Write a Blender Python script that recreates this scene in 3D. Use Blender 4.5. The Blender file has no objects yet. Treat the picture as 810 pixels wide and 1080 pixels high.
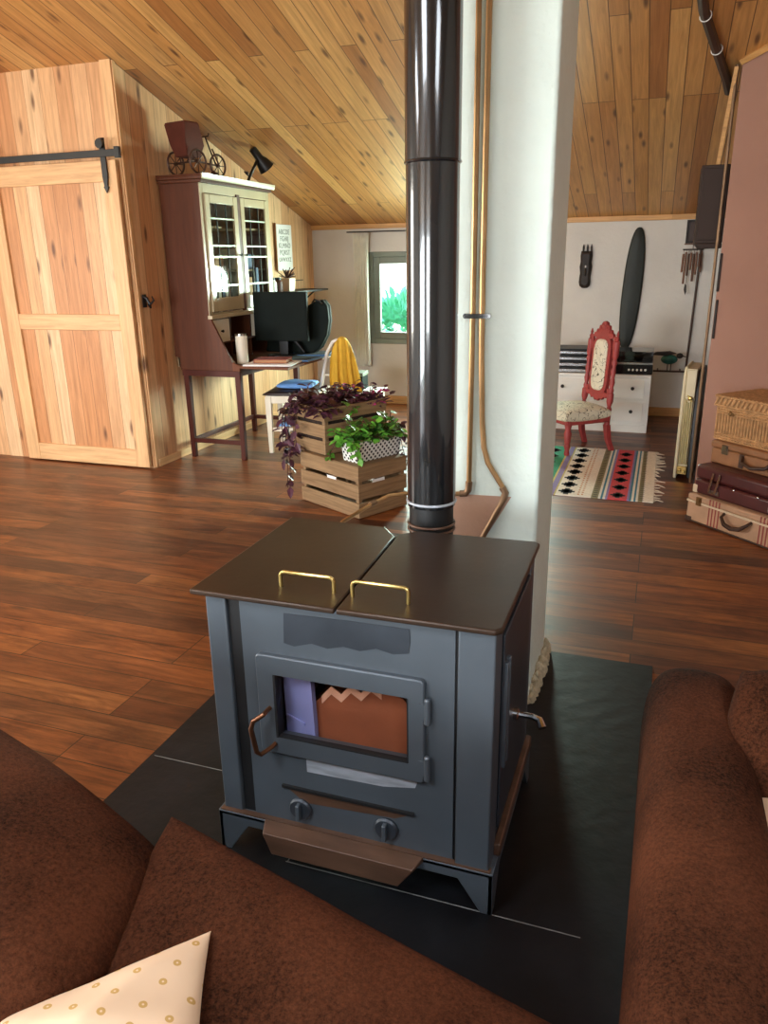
import bpy, bmesh, math, random
from mathutils import Vector as V, Matrix
R = random.Random(7)
C = bpy.context.scene.collection
PI = math.pi

# ------------------------------------------------------------------ materials
def newmat(name):
    m = bpy.data.materials.new(name); m.use_nodes = True
    nt = m.node_tree
    return m, nt, nt.nodes['Principled BSDF']
def node(nt, t, **k):
    n = nt.nodes.new(t)
    for a, b in k.items(): setattr(n, a, b)
    return n
def setin(n, **k):
    for a, b in k.items(): n.inputs[a.replace('_', ' ')].default_value = b
def rgba(c): return (c[0], c[1], c[2], 1)
def srgb(h):
    h = h.lstrip('#'); o = []
    for i in (0, 2, 4):
        c = int(h[i:i+2], 16)/255
        o.append(c/12.92 if c <= .04045 else ((c+.055)/1.055)**2.4)
    return tuple(o)
def mat(name, col, rough=.5, metal=0, var=.12, nscale=8, bump=0, bscale=60, coat=0, spec=.5, sheen=0, stretch=(1, 1, 1)):
    """plain stuff with a gentle noise in its colour and surface"""
    if isinstance(col, str): col = srgb(col)
    m, nt, p = newmat(name)
    p.inputs['Roughness'].default_value = rough; p.inputs['Metallic'].default_value = metal
    p.inputs['Specular IOR Level'].default_value = spec
    p.inputs['Coat Weight'].default_value = coat
    p.inputs['Sheen Weight'].default_value = sheen
    tc = node(nt, 'ShaderNodeTexCoord'); mp = node(nt, 'ShaderNodeMapping'); mp.inputs['Scale'].default_value = stretch
    nt.links.new(tc.outputs['Object'], mp.inputs[0])
    nz = node(nt, 'ShaderNodeTexNoise'); setin(nz, Scale=nscale, Detail=5.)
    nt.links.new(mp.outputs[0], nz.inputs['Vector'])
    rp = node(nt, 'ShaderNodeValToRGB')
    rp.color_ramp.elements[0].position = .3; rp.color_ramp.elements[1].position = .7
    rp.color_ramp.elements[0].color = rgba([c*(1-var) for c in col]); rp.color_ramp.elements[1].color = rgba([min(1, c*(1+var)) for c in col])
    nt.links.new(nz.outputs['Fac'], rp.inputs[0]); nt.links.new(rp.outputs[0], p.inputs['Base Color'])
    if bump:
        n2 = node(nt, 'ShaderNodeTexNoise'); setin(n2, Scale=bscale, Detail=6.)
        nt.links.new(mp.outputs[0], n2.inputs['Vector'])
        b = node(nt, 'ShaderNodeBump'); setin(b, Strength=bump, Distance=.01)
        nt.links.new(n2.outputs['Fac'], b.inputs['Height']); nt.links.new(b.outputs[0], p.inputs['Normal'])
    return m
def wood(name, cols, L='Z', W='X', bw=.12, bl=3., gap=.003, rough=.5, knots=.5, grain=.35, gapcol=(.03, .012, .005), coat=0, slope=0, spec=.5, kscale=1., bump=.15, shift=(0, 0)):
    """boards running along L, side by side along W; every board its own tone, grain and knots"""
    m, nt, p = newmat(name); lk = nt.links.new
    p.inputs['Roughness'].default_value = rough; p.inputs['Coat Weight'].default_value = coat
    p.inputs['Specular IOR Level'].default_value = spec; p.inputs['Coat Roughness'].default_value = .25
    tc = node(nt, 'ShaderNodeTexCoord'); mp = node(nt, 'ShaderNodeMapping')
    mp.inputs['Rotation'].default_value = (slope, 0, 0)
    lk(tc.outputs['Object'], mp.inputs[0])
    sp = node(nt, 'ShaderNodeSeparateXYZ'); lk(mp.outputs[0], sp.inputs[0])
    cb = node(nt, 'ShaderNodeCombineXYZ'); lk(sp.outputs[L], cb.inputs[0]); lk(sp.outputs[W], cb.inputs[1])
    ad = node(nt, 'ShaderNodeVectorMath', operation='ADD'); ad.inputs[1].default_value = (50*bl+shift[0], 100*bw+shift[1], 0); lk(cb.outputs[0], ad.inputs[0])
    br = node(nt, 'ShaderNodeTexBrick', offset=.37, offset_frequency=3)
    setin(br, Scale=1., Brick_Width=bl, Row_Height=bw, Mortar_Size=gap, Mortar_Smooth=.2, Bias=0.)
    br.inputs['Color1'].default_value = (0, 0, 0, 1); br.inputs['Color2'].default_value = (1, 1, 1, 1); br.inputs['Mortar'].default_value = (.5, .5, .5, 1)
    lk(ad.outputs[0], br.inputs['Vector'])
    rp = node(nt, 'ShaderNodeValToRGB'); e = rp.color_ramp.elements
    while len(e) < len(cols): e.new(.5)
    for i, c in enumerate(cols): e[i].position = .08+.84*i/max(1, len(cols)-1); e[i].color = rgba(srgb(c))
    lk(br.outputs['Color'], rp.inputs[0])
    # grain
    off = node(nt, 'ShaderNodeVectorMath', operation='MULTIPLY_ADD'); off.inputs[1].default_value = (2.2, 34, 1)
    sc = node(nt, 'ShaderNodeVectorMath', operation='SCALE'); sc.inputs['Scale'].default_value = 37.; lk(br.outputs['Color'], sc.inputs[0])
    lk(ad.outputs[0], off.inputs[0]); lk(sc.outputs[0], off.inputs[2])
    nz = node(nt, 'ShaderNodeTexNoise'); setin(nz, Scale=1.2, Detail=6., Roughness=.65, Distortion=.6); lk(off.outputs[0], nz.inputs['Vector'])
    gr = node(nt, 'ShaderNodeValToRGB'); gr.color_ramp.elements[0].position = .3; gr.color_ramp.elements[1].position = .68
    gr.color_ramp.elements[0].color = (1-grain, 1-grain*1.15, 1-grain*1.3, 1); gr.color_ramp.elements[1].color = (1+grain*.25,)*3+(1,)
    lk(nz.outputs['Fac'], gr.inputs[0])
    mx = node(nt, 'ShaderNodeMix', data_type='RGBA', blend_type='MULTIPLY'); mx.inputs[0].default_value = 1
    lk(rp.outputs[0], mx.inputs[6]); lk(gr.outputs[0], mx.inputs[7])
    out = mx.outputs[2]
    if knots:
        kv = node(nt, 'ShaderNodeVectorMath', operation='MULTIPLY_ADD'); kv.inputs[1].default_value = (3.2*kscale, 11*kscale, 1); lk(ad.outputs[0], kv.inputs[0]); lk(sc.outputs[0], kv.inputs[2])
        vo = node(nt, 'ShaderNodeTexVoronoi'); setin(vo, Scale=1., Randomness=1.); lk(kv.outputs[0], vo.inputs['Vector'])
        kr = node(nt, 'ShaderNodeValToRGB'); kr.color_ramp.elements[0].position = .09; kr.color_ramp.elements[1].position = .25
        kr.color_ramp.elements[0].color = (1, 1, 1, 1); kr.color_ramp.elements[1].color = (0, 0, 0, 1); lk(vo.outputs['Distance'], kr.inputs[0])
        sv = node(nt, 'ShaderNodeSeparateColor'); lk(vo.outputs['Color'], sv.inputs[0])
        th = node(nt, 'ShaderNodeMath', operation='LESS_THAN'); th.inputs[1].default_value = knots; lk(sv.outputs[0], th.inputs[0])
        km = node(nt, 'ShaderNodeMath', operation='MULTIPLY'); lk(kr.outputs[0], km.inputs[0]); lk(th.outputs[0], km.inputs[1])
        k2 = node(nt, 'ShaderNodeMath', operation='MULTIPLY'); k2.inputs[1].default_value = .85; lk(km.outputs[0], k2.inputs[0])
        m2 = node(nt, 'ShaderNodeMix', data_type='RGBA'); lk(k2.outputs[0], m2.inputs[0]); lk(out, m2.inputs[6]); m2.inputs[7].default_value = (.09, .03, .012, 1)
        out = m2.outputs[2]
    m3 = node(nt, 'ShaderNodeMix', data_type='RGBA'); lk(br.outputs['Fac'], m3.inputs[0]); lk(out, m3.inputs[6]); m3.inputs[7].default_value = rgba(gapcol)
    lk(m3.outputs[2], p.inputs['Base Color'])
    b = node(nt, 'ShaderNodeBump'); setin(b, Strength=bump, Distance=.004)
    iv = node(nt, 'ShaderNodeMath', operation='MULTIPLY_ADD'); iv.inputs[1].default_value = -2.; lk(br.outputs['Fac'], iv.inputs[0]); lk(nz.outputs['Fac'], iv.inputs[2])
    lk(iv.outputs[0], b.inputs['Height']); lk(b.outputs[0], p.inputs['Normal'])
    return m
def weather(m, sc, lo, tintc, fac=.6):
    """broad worn and stained streaks over a boarded surface"""
    nt = m.node_tree; p = nt.nodes['Principled BSDF']; src = p.inputs['Base Color'].links[0].from_socket
    tc = node(nt, 'ShaderNodeTexCoord'); mp = node(nt, 'ShaderNodeMapping'); mp.inputs['Scale'].default_value = sc; nt.links.new(tc.outputs['Object'], mp.inputs[0])
    nz = node(nt, 'ShaderNodeTexNoise'); setin(nz, Scale=1., Detail=7., Roughness=.7, Distortion=.8); nt.links.new(mp.outputs[0], nz.inputs['Vector'])
    rp = node(nt, 'ShaderNodeValToRGB'); e = rp.color_ramp.elements; e[0].position = .36; e[0].color = rgba(tintc); e[1].position = .6; e[1].color = (1, 1, 1, 1); x = e.new(.75); x.color = (1.15, 1.1, 1.05, 1); nt.links.new(nz.outputs['Fac'], rp.inputs[0])
    x = node(nt, 'ShaderNodeMix', data_type='RGBA', blend_type='MULTIPLY'); x.inputs[0].default_value = fac; nt.links.new(src, x.inputs[6]); nt.links.new(rp.outputs[0], x.inputs[7]); nt.links.new(x.outputs[2], p.inputs['Base Color'])
    r2 = node(nt, 'ShaderNodeMapRange'); r2.inputs[3].default_value = .5; r2.inputs[4].default_value = .3; nt.links.new(nz.outputs['Fac'], r2.inputs[0]); nt.links.new(r2.outputs[0], p.inputs['Roughness'])
def glassmat(name, tint=(1, 1, 1), refl=.5, rough=.02):
    m = bpy.data.materials.new(name); m.use_nodes = True; nt = m.node_tree; nt.nodes.clear()
    o = node(nt, 'ShaderNodeOutputMaterial'); t = node(nt, 'ShaderNodeBsdfTransparent'); t.inputs[0].default_value = rgba(tint)
    g = node(nt, 'ShaderNodeBsdfGlossy'); g.inputs['Roughness'].default_value = rough
    f = node(nt, 'ShaderNodeFresnel'); f.inputs[0].default_value = 1.5
    mu = node(nt, 'ShaderNodeMath', operation='MULTIPLY'); mu.inputs[1].default_value = refl; nt.links.new(f.outputs[0], mu.inputs[0])
    ge = node(nt, 'ShaderNodeNewGeometry'); fr = node(nt, 'ShaderNodeMath', operation='SUBTRACT'); fr.inputs[0].default_value = 1.; nt.links.new(ge.outputs['Backfacing'], fr.inputs[1])
    m4 = node(nt, 'ShaderNodeMath', operation='MULTIPLY'); m4.use_clamp = True; nt.links.new(mu.outputs[0], m4.inputs[0]); nt.links.new(fr.outputs[0], m4.inputs[1])
    x = node(nt, 'ShaderNodeMixShader'); nt.links.new(m4.outputs[0], x.inputs[0]); nt.links.new(t.outputs[0], x.inputs[1]); nt.links.new(g.outputs[0], x.inputs[2])
    nt.links.new(x.outputs[0], o.inputs[0])
    return m

SL = math.atan(.302)
M_floor = wood('floor_boards', ['#66371e', '#935429', '#7f4925', '#a66430', '#58301e', '#925a2e'], L='X', W='Y', bw=.125, bl=1.7, gap=.0022, rough=.38, knots=.4, grain=.55, coat=.1, gapcol=(.012, .006, .003), bump=.12)
weather(M_floor, (2.2, 9, 1), 0, (.35, .26, .22), .85)
M_ceil = wood('ceiling_boards', ['#c78d4f', '#d59f5e', '#bc8247', '#dcaa68', '#a86d3b', '#cd9655'], L='Y', W='X', bw=.105, bl=2.1, gap=.0028, rough=.42, knots=.75, grain=.3, slope=-SL, gapcol=(.10, .045, .015), kscale=1.15)
M_ceil2 = wood('ceiling_boards_far_slope', ['#c08a45', '#d6a055', '#b57b3a', '#dbab62'], L='Y', W='X', bw=.105, bl=2.1, gap=.0028, rough=.5, knots=.4, grain=.3, slope=SL, gapcol=(.10, .045, .015))
M_pineX = wood('pine_wall_boards_front', ['#d9a878', '#e6bb8b', '#d19c6c', '#ebc598', '#c98f5f'], L='Z', W='X', bw=.135, bl=20, gap=.0016, rough=.5, knots=.6, grain=.3, gapcol=(.28, .13, .05))
M_pineY = wood('pine_wall_boards_side', ['#d9a878', '#e6bb8b', '#d19c6c', '#ebc598', '#c98f5f'], L='Z', W='Y', bw=.15, bl=20, gap=.0022, rough=.5, knots=.6, grain=.28, gapcol=(.25, .12, .05))
M_doorpan = wood('pine_door_panel', ['#d8a877', '#e4b988', '#cf9a69', '#eac397', '#c88d5c'], L='Z', W='X', bw=.118, bl=20, gap=.002, rough=.5, knots=.65, grain=.32, gapcol=(.22, .1, .04), shift=(3.1, .02))
M_doorrail = wood('pine_door_rail', ['#e2b683', '#dcab78'], L='X', W='Z', bw=.4, bl=20, gap=0, rough=.5, knots=.15, grain=.3)
M_doorstile = wood('pine_door_stile', ['#e2b683', '#dcab78'], L='Z', W='X', bw=.4, bl=20, gap=0, rough=.5, knots=.2, grain=.3, shift=(7, .1))
M_trim = wood('pine_trim', ['#d8a566', '#cf9a5c'], L='X', W='Z', bw=.6, bl=20, gap=0, rough=.5, knots=0, grain=.3)
M_plaster = mat('white_plaster', '#d6d1c8', .85, var=.05, nscale=3, bump=.25, bscale=35)
M_pillar = mat('white_painted_plaster', '#dbe8de', .6, var=.04, nscale=4, bump=.5, bscale=28)
M_tan = mat('tan_paint', '#b8937c', .5, var=.12, nscale=6, bump=.2)
M_pink = mat('dusky_pink_plaster', '#9c7565', .8, var=.06, nscale=2.5, bump=.2, bscale=30)
M_stonepl = mat('crumbled_plaster', '#b8ab8e', .95, var=.3, nscale=40, bump=.8, bscale=60)
M_slate = mat('black_slate', '#131417', .5, spec=.25, var=.45, nscale=5, bump=.25, bscale=18)
M_grout = mat('pale_grout', '#757572', .9, var=.3, nscale=20)
M_iron = mat('stove_enamel_steel', '#535b62', .42, metal=.3, var=.12, nscale=5, bump=.03, bscale=30)
M_irond = mat('dark_stove_steel', '#3a4047', .42, metal=.4, var=.2, nscale=7, bump=.05)
M_recess = mat('near_black_recess', '#0d0d0e', .7, var=.3)  # near-black for the strips, gasket, slot and firebox back
M_hob = mat('brown_black_hob_steel', '#38291e', .36, metal=.3, var=.2, nscale=4, bump=.03, bscale=40, spec=.4)
M_rust = mat('rusty_brown_steel', '#5e4434', .45, metal=.2, var=.3, nscale=6, bump=.08, stretch=(1, 4, 4))
M_worn = mat('worn_bare_steel', '#a9b0b8', .35, metal=.25, var=.25, nscale=14, stretch=(1, 1, 6))
M_brass = mat('brass', '#cbb06c', .28, metal=1, var=.1)
M_copper = mat('copper', '#b08c62', .34, metal=.9, var=.15, nscale=10)
M_copperd = mat('old_copper', '#83684f', .45, metal=.7, var=.2, nscale=12)
M_bronze = mat('bronze_handle', '#6e4a34', .35, metal=.8, var=.2)
M_flue = mat('black_flue_enamel', '#15181a', .16, var=.2, nscale=5, coat=.6, bump=.04, bscale=9, stretch=(3, 3, .4))
M_fluematt = mat('matt_black_flue', '#0c0d0e', .5, var=.2)
M_chrome = mat('chrome', '#c8c8c8', .15, metal=1, var=.05)
M_black = mat('black_paint', '#121212', .45, var=.2)
M_blackgl = mat('black_gloss', '#0b0b0c', .15, var=.1)
M_dkgreen = mat('blackish_green_cloth', '#141c19', .75, spec=.2, var=.15, nscale=12)
M_mahog = wood('dark_red_mahogany', ['#63341a', '#6c3b1e', '#582d15'], L='Z', W='X', bw=.5, bl=9, gap=0, rough=.5, knots=0, grain=.3, spec=.3)
M_maholeg = mat('dark_mahogany_leg', '#481a0c', .45, spec=.3, var=.2, nscale=9, stretch=(1, 1, .2))
M_sage = mat('sage_sheen_varnish', '#b9ab8a', .28, var=.08, nscale=5, coat=.35, stretch=(1, 1, .3))  # window sheen on brown varnish, put into this pale colour
M_lead = mat('lead_came', '#b9c4b4', .35, metal=.5, var=.1)
M_leadd = mat('dark_lead_came', '#2c2a24', .7, var=.1, spec=.2)
M_cabin = mat('cabinet_inside', '#8d7a5c', .7, var=.2)
M_glass = glassmat('window_glass', (.97, 1, .98), .6)
M_stglass = glassmat('stove_glass', (.96, .93, .92), 1.0, .03)
M_cabglass = glassmat('leaded_glass', (.95, .97, .94), .6)
M_winframe = mat('grey_green_window_paint', '#7f8678', .5, var=.08)
M_curtain = mat('cream_curtain_linen', '#ebe9dc', .9, var=.06, bump=.15, bscale=200, sheen=.3)
M_crate = wood('weathered_crate_wood', ['#a58a66', '#b0966f', '#967a58'], L='X', W='Z', bw=.7, bl=9, gap=0, rough=.75, knots=.15, grain=.45)
M_crate2 = wood('weathered_crate_end', ['#a08460', '#aa8f69', '#907452'], L='Y', W='Z', bw=.7, bl=9, gap=0, rough=.75, knots=.15, grain=.45)
M_soil = mat('potting_soil', '#2a1d14', .95, var=.4, nscale=60, bump=.6)
M_leafp = mat('purple_leaf', '#4a2636', .45, var=.45, nscale=22)
M_leafpk = mat('pink_flower_bract', '#b23b78', .5, var=.3, nscale=30)
M_leafg = mat('bright_green_leaf', '#5d9a35', .4, var=.4, nscale=25)
M_leafdk = mat('deep_green_leaf', '#3a6a2d', .4, var=.4, nscale=25)
M_stem = mat('brown_stem', '#4b2b25', .6, var=.2)
M_white = mat('white_paint', '#e9e7e0', .45, var=.03)
M_creamw = mat('cream_paint', '#e8dfc9', .5, var=.05)
M_yellow = mat('mustard_cotton', '#d9aa35', .9, var=.12, nscale=14, bump=.3, bscale=160)
M_blue = mat('sky_blue_cotton', '#6f9fdc', .8, var=.08, bump=.2, bscale=150)
M_bluep = mat('blue_plastic', '#5a8ac0', .4, var=.08)
M_paper = mat('white_paper', '#e6e6e4', .8, var=.04)
M_bookred = mat('red_book_cloth', '#7c2f2a', .7, var=.1)
M_bookblue = mat('blue_book_cloth', '#4a5f8c', .7, var=.1)
M_booktan = mat('tan_book_cloth', '#a5754e', .7, var=.1)
M_bookbl = mat('black_book_cloth', '#1c1c20', .7, var=.1)
M_seatbr = mat('dark_brown_leather', '#33221b', .5, var=.15)
M_redw = mat('dusky_red_paint', '#9a3b39', .5, var=.15, nscale=20, bump=.1)
M_gold = mat('tarnished_brass', '#7a5a36', .4, metal=.7, var=.2)
M_rugfr = mat('rug_fringe', '#d8ccb6', .95, var=.1)
M_mask = mat('carved_dark_wood', '#241a14', .6, var=.3, nscale=15, bump=.4)
M_shield = mat('blackened_shield_wood', '#20251f', .6, var=.4, nscale=3, bump=.1)
M_bamboo = mat('dark_bamboo', '#6f4a35', .55, var=.3, nscale=12)
M_teal = mat('teal_feathers', '#1f5f55', .6, var=.4, nscale=20)
M_ivory = mat('cream_leatherette', '#cfc3a2', .6, var=.08, nscale=8)
M_bellows = mat('olive_cream_bellows', '#d6cca6', .7, var=.12)
M_wicker = mat('wicker', '#b58a5c', .75, var=.25, nscale=30)
M_leath = mat('tan_suitcase_leather', '#8c5f3c', .5, var=.2, nscale=12, bump=.1)
M_leathd = mat('dark_leather', '#3d261a', .5, var=.2, nscale=12)
M_burg = mat('burgundy_leather', '#4a1f1e', .35, var=.2, nscale=8, bump=.08)
M_fibre = mat('faded_fibre_suitcase', '#b08b6d', .65, var=.14, nscale=10, bump=.08)
M_redstr = mat('red_stripe', '#8a3d35', .6, var=.1)
M_corner = mat('worn_pale_corner', '#c9b496', .7, var=.15)
M_speaker = mat('dark_brown_box', '#33241d', .75, var=.12)
M_wirebr = mat('rusty_bronze_wire', '#4b3023', .5, metal=.5, var=.2)
M_tub = mat('red_brown_leather_tub', '#552a1e', .75, spec=.2, var=.15, nscale=10)
M_kraft = mat('kraft_paper', '#8f5334', .8, var=.15, nscale=8, bump=.3, bscale=20)
M_bluerefl = mat('pale_blue_reflection', '#8a96cf', .6, var=.1)  # blue of a window mirrored in the stove glass, put into colour
M_kraftl = mat('torn_pale_paper', '#dcae92', .85, var=.1)
M_smoke = glassmat('smoked_acrylic', (.45, .45, .45), 1.2)

def sofa_mat():
    m, nt, p = newmat('brown_corduroy'); lk = nt.links.new
    p.inputs['Roughness'].default_value = .9; p.inputs['Sheen Weight'].default_value = .0; p.inputs['Sheen Roughness'].default_value = .45
    p.inputs['Sheen Tint'].default_value = (.8, .5, .4, 1); p.inputs['Specular IOR Level'].default_value = .08
    tc = node(nt, 'ShaderNodeTexCoord')
    n1 = node(nt, 'ShaderNodeTexNoise'); setin(n1, Scale=4., Detail=4., Roughness=.55); lk(tc.outputs['Object'], n1.inputs['Vector'])
    n3 = node(nt, 'ShaderNodeTexNoise'); setin(n3, Scale=150., Detail=6., Roughness=.85); lk(tc.outputs['Object'], n3.inputs['Vector'])
    ad = node(nt, 'ShaderNodeMath', operation='MULTIPLY_ADD'); ad.inputs[1].default_value = 1.6; lk(n3.outputs['Fac'], ad.inputs[0]); lk(n1.outputs['Fac'], ad.inputs[2])
    rp = node(nt, 'ShaderNodeValToRGB'); e = rp.color_ramp.elements
    e[0].position = 1.0; e[0].color = rgba(srgb('#1a0c06')); e[1].position = 1.0; e[1].color = rgba(srgb('#5a3320'))
    hf = node(nt, 'ShaderNodeMath', operation='MULTIPLY_ADD'); hf.inputs[1].default_value = 1.; hf.inputs[2].default_value = -.8; lk(ad.outputs[0], hf.inputs[0]); e[0].position = .2; e[1].position = .8; lk(hf.outputs[0], rp.inputs[0]); lk(rp.outputs[0], p.inputs['Base Color'])
    n2 = node(nt, 'ShaderNodeTexNoise'); setin(n2, Scale=14., Detail=4.); lk(tc.outputs['Object'], n2.inputs['Vector'])
    s2 = node(nt, 'ShaderNodeMath', operation='MULTIPLY_ADD'); s2.inputs[1].default_value = .3; lk(n3.outputs['Fac'], s2.inputs[0]); lk(n2.outputs['Fac'], s2.inputs[2])
    b = node(nt, 'ShaderNodeBump'); setin(b, Strength=.5, Distance=.012); lk(s2.outputs[0], b.inputs['Height']); lk(b.outputs[0], p.inputs['Normal'])
    return m
M_sofa = sofa_mat()
def print_mat(name, base, ink, sc, lo, hi, ring=True):
    """cream cloth printed with a scattered motif"""
    m, nt, p = newmat(name); lk = nt.links.new
    p.inputs['Roughness'].default_value = .85
    tc = node(nt, 'ShaderNodeTexCoord')
    if ring:
        nz = node(nt, 'ShaderNodeTexNoise'); setin(nz, Scale=sc, Detail=1., Distortion=2.2); lk(tc.outputs['Object'], nz.inputs['Vector']); src = nz.outputs['Fac']
    else:
        vo = node(nt, 'ShaderNodeTexVoronoi'); setin(vo, Scale=sc, Randomness=.25); lk(tc.outputs['Object'], vo.inputs['Vector']); src = vo.outputs['Distance']
    a = node(nt, 'ShaderNodeMath', operation='GREATER_THAN'); a.inputs[1].default_value = lo; lk(src, a.inputs[0])
    b = node(nt, 'ShaderNodeMath', operation='LESS_THAN'); b.inputs[1].default_value = hi; lk(src, b.inputs[0])
    c = node(nt, 'ShaderNodeMath', operation='MULTIPLY'); lk(a.outputs[0], c.inputs[0]); lk(b.outputs[0], c.inputs[1])
    x = node(nt, 'ShaderNodeMix', data_type='RGBA'); lk(c.outputs[0], x.inputs[0]); x.inputs[6].default_value = rgba(srgb(base)); x.inputs[7].default_value = rgba(srgb(ink))
    lk(x.outputs[2], p.inputs['Base Color'])
    return m
M_fabric = print_mat('cream_scroll_print', '#d9d2bb', '#5f5a4a', 9, .495, .525)
M_cushion = print_mat('cream_cushion_print', '#e6c8a6', '#c8a05e', 27, .04, .14, False); [setattr(n, 'voronoi_dimensions', '2D') for n in M_cushion.node_tree.nodes if n.type == 'TEX_VORONOI']
def dot_mat():
    m = print_mat('white_pot_black_dots', '#e4e4de', '#17171a', 40, -.1, .30, False); nt = m.node_tree; vo = next(n for n in nt.nodes if n.type == 'TEX_VORONOI'); tc = next(n for n in nt.nodes if n.type == 'TEX_COORD')
    vo.voronoi_dimensions = '2D'; vo.inputs['Randomness'].default_value = 0
    sp = node(nt, 'ShaderNodeSeparateXYZ'); nt.links.new(tc.outputs['Object'], sp.inputs[0])
    a = node(nt, 'ShaderNodeMath', operation='ADD'); nt.links.new(sp.outputs[0], a.inputs[0]); nt.links.new(sp.outputs[1], a.inputs[1])
    c = node(nt, 'ShaderNodeCombineXYZ'); nt.links.new(a.outputs[0], c.inputs[0]); nt.links.new(sp.outputs[2], c.inputs[1])
    mp = node(nt, 'ShaderNodeMapping'); mp.inputs['Rotation'].default_value = (0, 0, PI/4); nt.links.new(c.outputs[0], mp.inputs[0]); nt.links.new(mp.outputs[0], vo.inputs['Vector'])
    return m
M_pot = dot_mat()

# ------------------------------------------------------------------ mesh helpers
class MB:
    def __init__(s): s.bm = bmesh.new()
    def face(s, vs, m=0):
        try: f = s.bm.faces.new(vs); f.material_index = m; return f
        except ValueError: return None
    def box(s, a, b, m=0, mtx=None):
        x0, y0, z0 = a; x1, y1, z1 = b
        p = [V(q) for q in ((x0, y0, z0), (x1, y0, z0), (x1, y1, z0), (x0, y1, z0), (x0, y0, z1), (x1, y0, z1), (x1, y1, z1), (x0, y1, z1))]
        if mtx is not None: p = [mtx @ q for q in p]
        v = [s.bm.verts.new(q) for q in p]
        for f in ((0, 3, 2, 1), (4, 5, 6, 7), (0, 1, 5, 4), (1, 2, 6, 5), (2, 3, 7, 6), (3, 0, 4, 7)): s.face([v[i] for i in f], m)
        return s
    def bar(s, p0, p1, w, d, m=0, up=(0, 0, 1)):
        """square bar from p0 to p1, w across, d deep"""
        p0, p1 = V(p0), V(p1); z = (p1-p0); l = z.length; z.normalize()
        u = V(up)
        if abs(z.dot(u)) > .97: u = V((0, 1, 0))
        x = u.cross(z).normalized(); y = z.cross(x)
        mt = Matrix((x, y, z)).transposed().to_4x4(); mt.translation = p0
        return s.box((-w/2, -d/2, 0), (w/2, d/2, l), m, mt)
    def loft(s, rings, m=0, cap=True, closed=True):
        vr = [[s.bm.verts.new(V(p)) for p in r] for r in rings]; n = len(vr[0])
        for a, b in zip(vr, vr[1:]):
            for i in range(n if closed else n-1): s.face([a[i], a[(i+1) % n], b[(i+1) % n], b[i]], m)
        if cap and closed: s.face(vr[0][::-1], m); s.face(vr[-1], m)
        return s
    def tube(s, pts, r, m=0, n=10, cap=True):
        pts = [V(p) for p in pts]; k = len(pts); rr = r if isinstance(r, (list, tuple)) else [r]*k
        t0 = (pts[1]-pts[0]).normalized(); u = V((0, 0, 1)) if abs(t0.z) < .9 else V((1, 0, 0))
        rings = []
        for i, p in enumerate(pts):
            t = (pts[min(i+1, k-1)]-pts[max(i-1, 0)]).normalized()
            x = (u-t*u.dot(t)).normalized(); u = x; y = t.cross(x)
            rings.append([p+(x*math.cos(a)+y*math.sin(a))*rr[i] for a in [2*PI*j/n for j in range(n)]])
        return s.loft(rings, m, cap)
    def lathe(s, prof, base=(0, 0, 0), axis=(0, 0, 1), n=20, m=0, cap=True):
        base = V(base); z = V(axis).normalized(); u = V((1, 0, 0)) if abs(z.x) < .9 else V((0, 1, 0))
        x = (u-z*u.dot(z)).normalized(); y = z.cross(x)
        return s.loft([[base+z*h+(x*math.cos(a)+y*math.sin(a))*r for a in [2*PI*j/n for j in range(n)]] for r, h in prof], m, cap)
    def prism(s, poly, d, m=0):
        d = V(d); return s.loft([[V(p) for p in poly], [V(p)+d for p in poly]], m)
    def ball(s, c, r, m=0, n=12, k=8):
        if not isinstance(r, (tuple, list)): r = (r, r, r)
        c = V(c); rings = []
        for i in range(k+1):
            t = PI*(i+.02*(i == 0)-.02*(i == k))/k
            rings.append([c+V((r[0]*math.sin(t)*math.cos(a), r[1]*math.sin(t)*math.sin(a), -r[2]*math.cos(t))) for a in [2*PI*j/n for j in range(n)]])
        return s.loft(rings, m)
    def ring(s, c, axis, R_, r, m=0, n=24, k=8):
        c = V(c); z = V(axis).normalized(); u = V((0, 0, 1)) if abs(z.z) < .9 else V((1, 0, 0))
        x = (u-z*u.dot(z)).normalized(); y = z.cross(x); rings = []
        for i in range(n+1):
            a = 2*PI*i/n; d = x*math.cos(a)+y*math.sin(a)
            rings.append([c+d*(R_+r*math.cos(b))+z*r*math.sin(b) for b in [2*PI*j/k for j in range(k)]])
        return s.loft(rings, m, False)
    def leaf(s, p, d, nrm, l, w, m=0):
        p, d, nrm = V(p), V(d).normalized(), V(nrm); x = d.cross(nrm)
        if x.length < 1e-3: x = d.cross(V((.3, .8, .5)))
        x.normalize(); nn = x.cross(d)
        q = [p, p+d*l*.35-x*w*.5+nn*l*.03, p+d*l*.75-x*w*.36-nn*l*.02, p+d*l-nn*l*.14, p+d*l*.75+x*w*.36-nn*l*.02, p+d*l*.35+x*w*.5+nn*l*.03, p+d*l*.5-nn*l*.05]
        v = [s.bm.verts.new(a) for a in q]
        for a, b in ((0, 1), (1, 2), (2, 3), (3, 4), (4, 5), (5, 0)): s.face([v[a], v[b], v[6]], m)
        return s
    def frame(s, o, i, y0, y1, r=.0, m=0, n=6):
        """picture-frame ring in the xz plane; o, i = (x0, x1, z0, z1) outer and inner, r outer corner radius"""
        def loop(q, r):
            x0, x1, z0, z1 = q; out = []
            for cx, cz, a0 in ((x1-r, z1-r, 0), (x0+r, z1-r, 90), (x0+r, z0+r, 180), (x1-r, z0+r, 270)):
                for k in range(n+1): a = math.radians(a0+90*k/n); out.append((cx+r*math.cos(a), cz+r*math.sin(a)))
            return out
        a, b = loop(o, r), loop(i, max(r*.3, 1e-4)); P = lambda l, y: [(x, y, z) for x, z in l]
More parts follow.
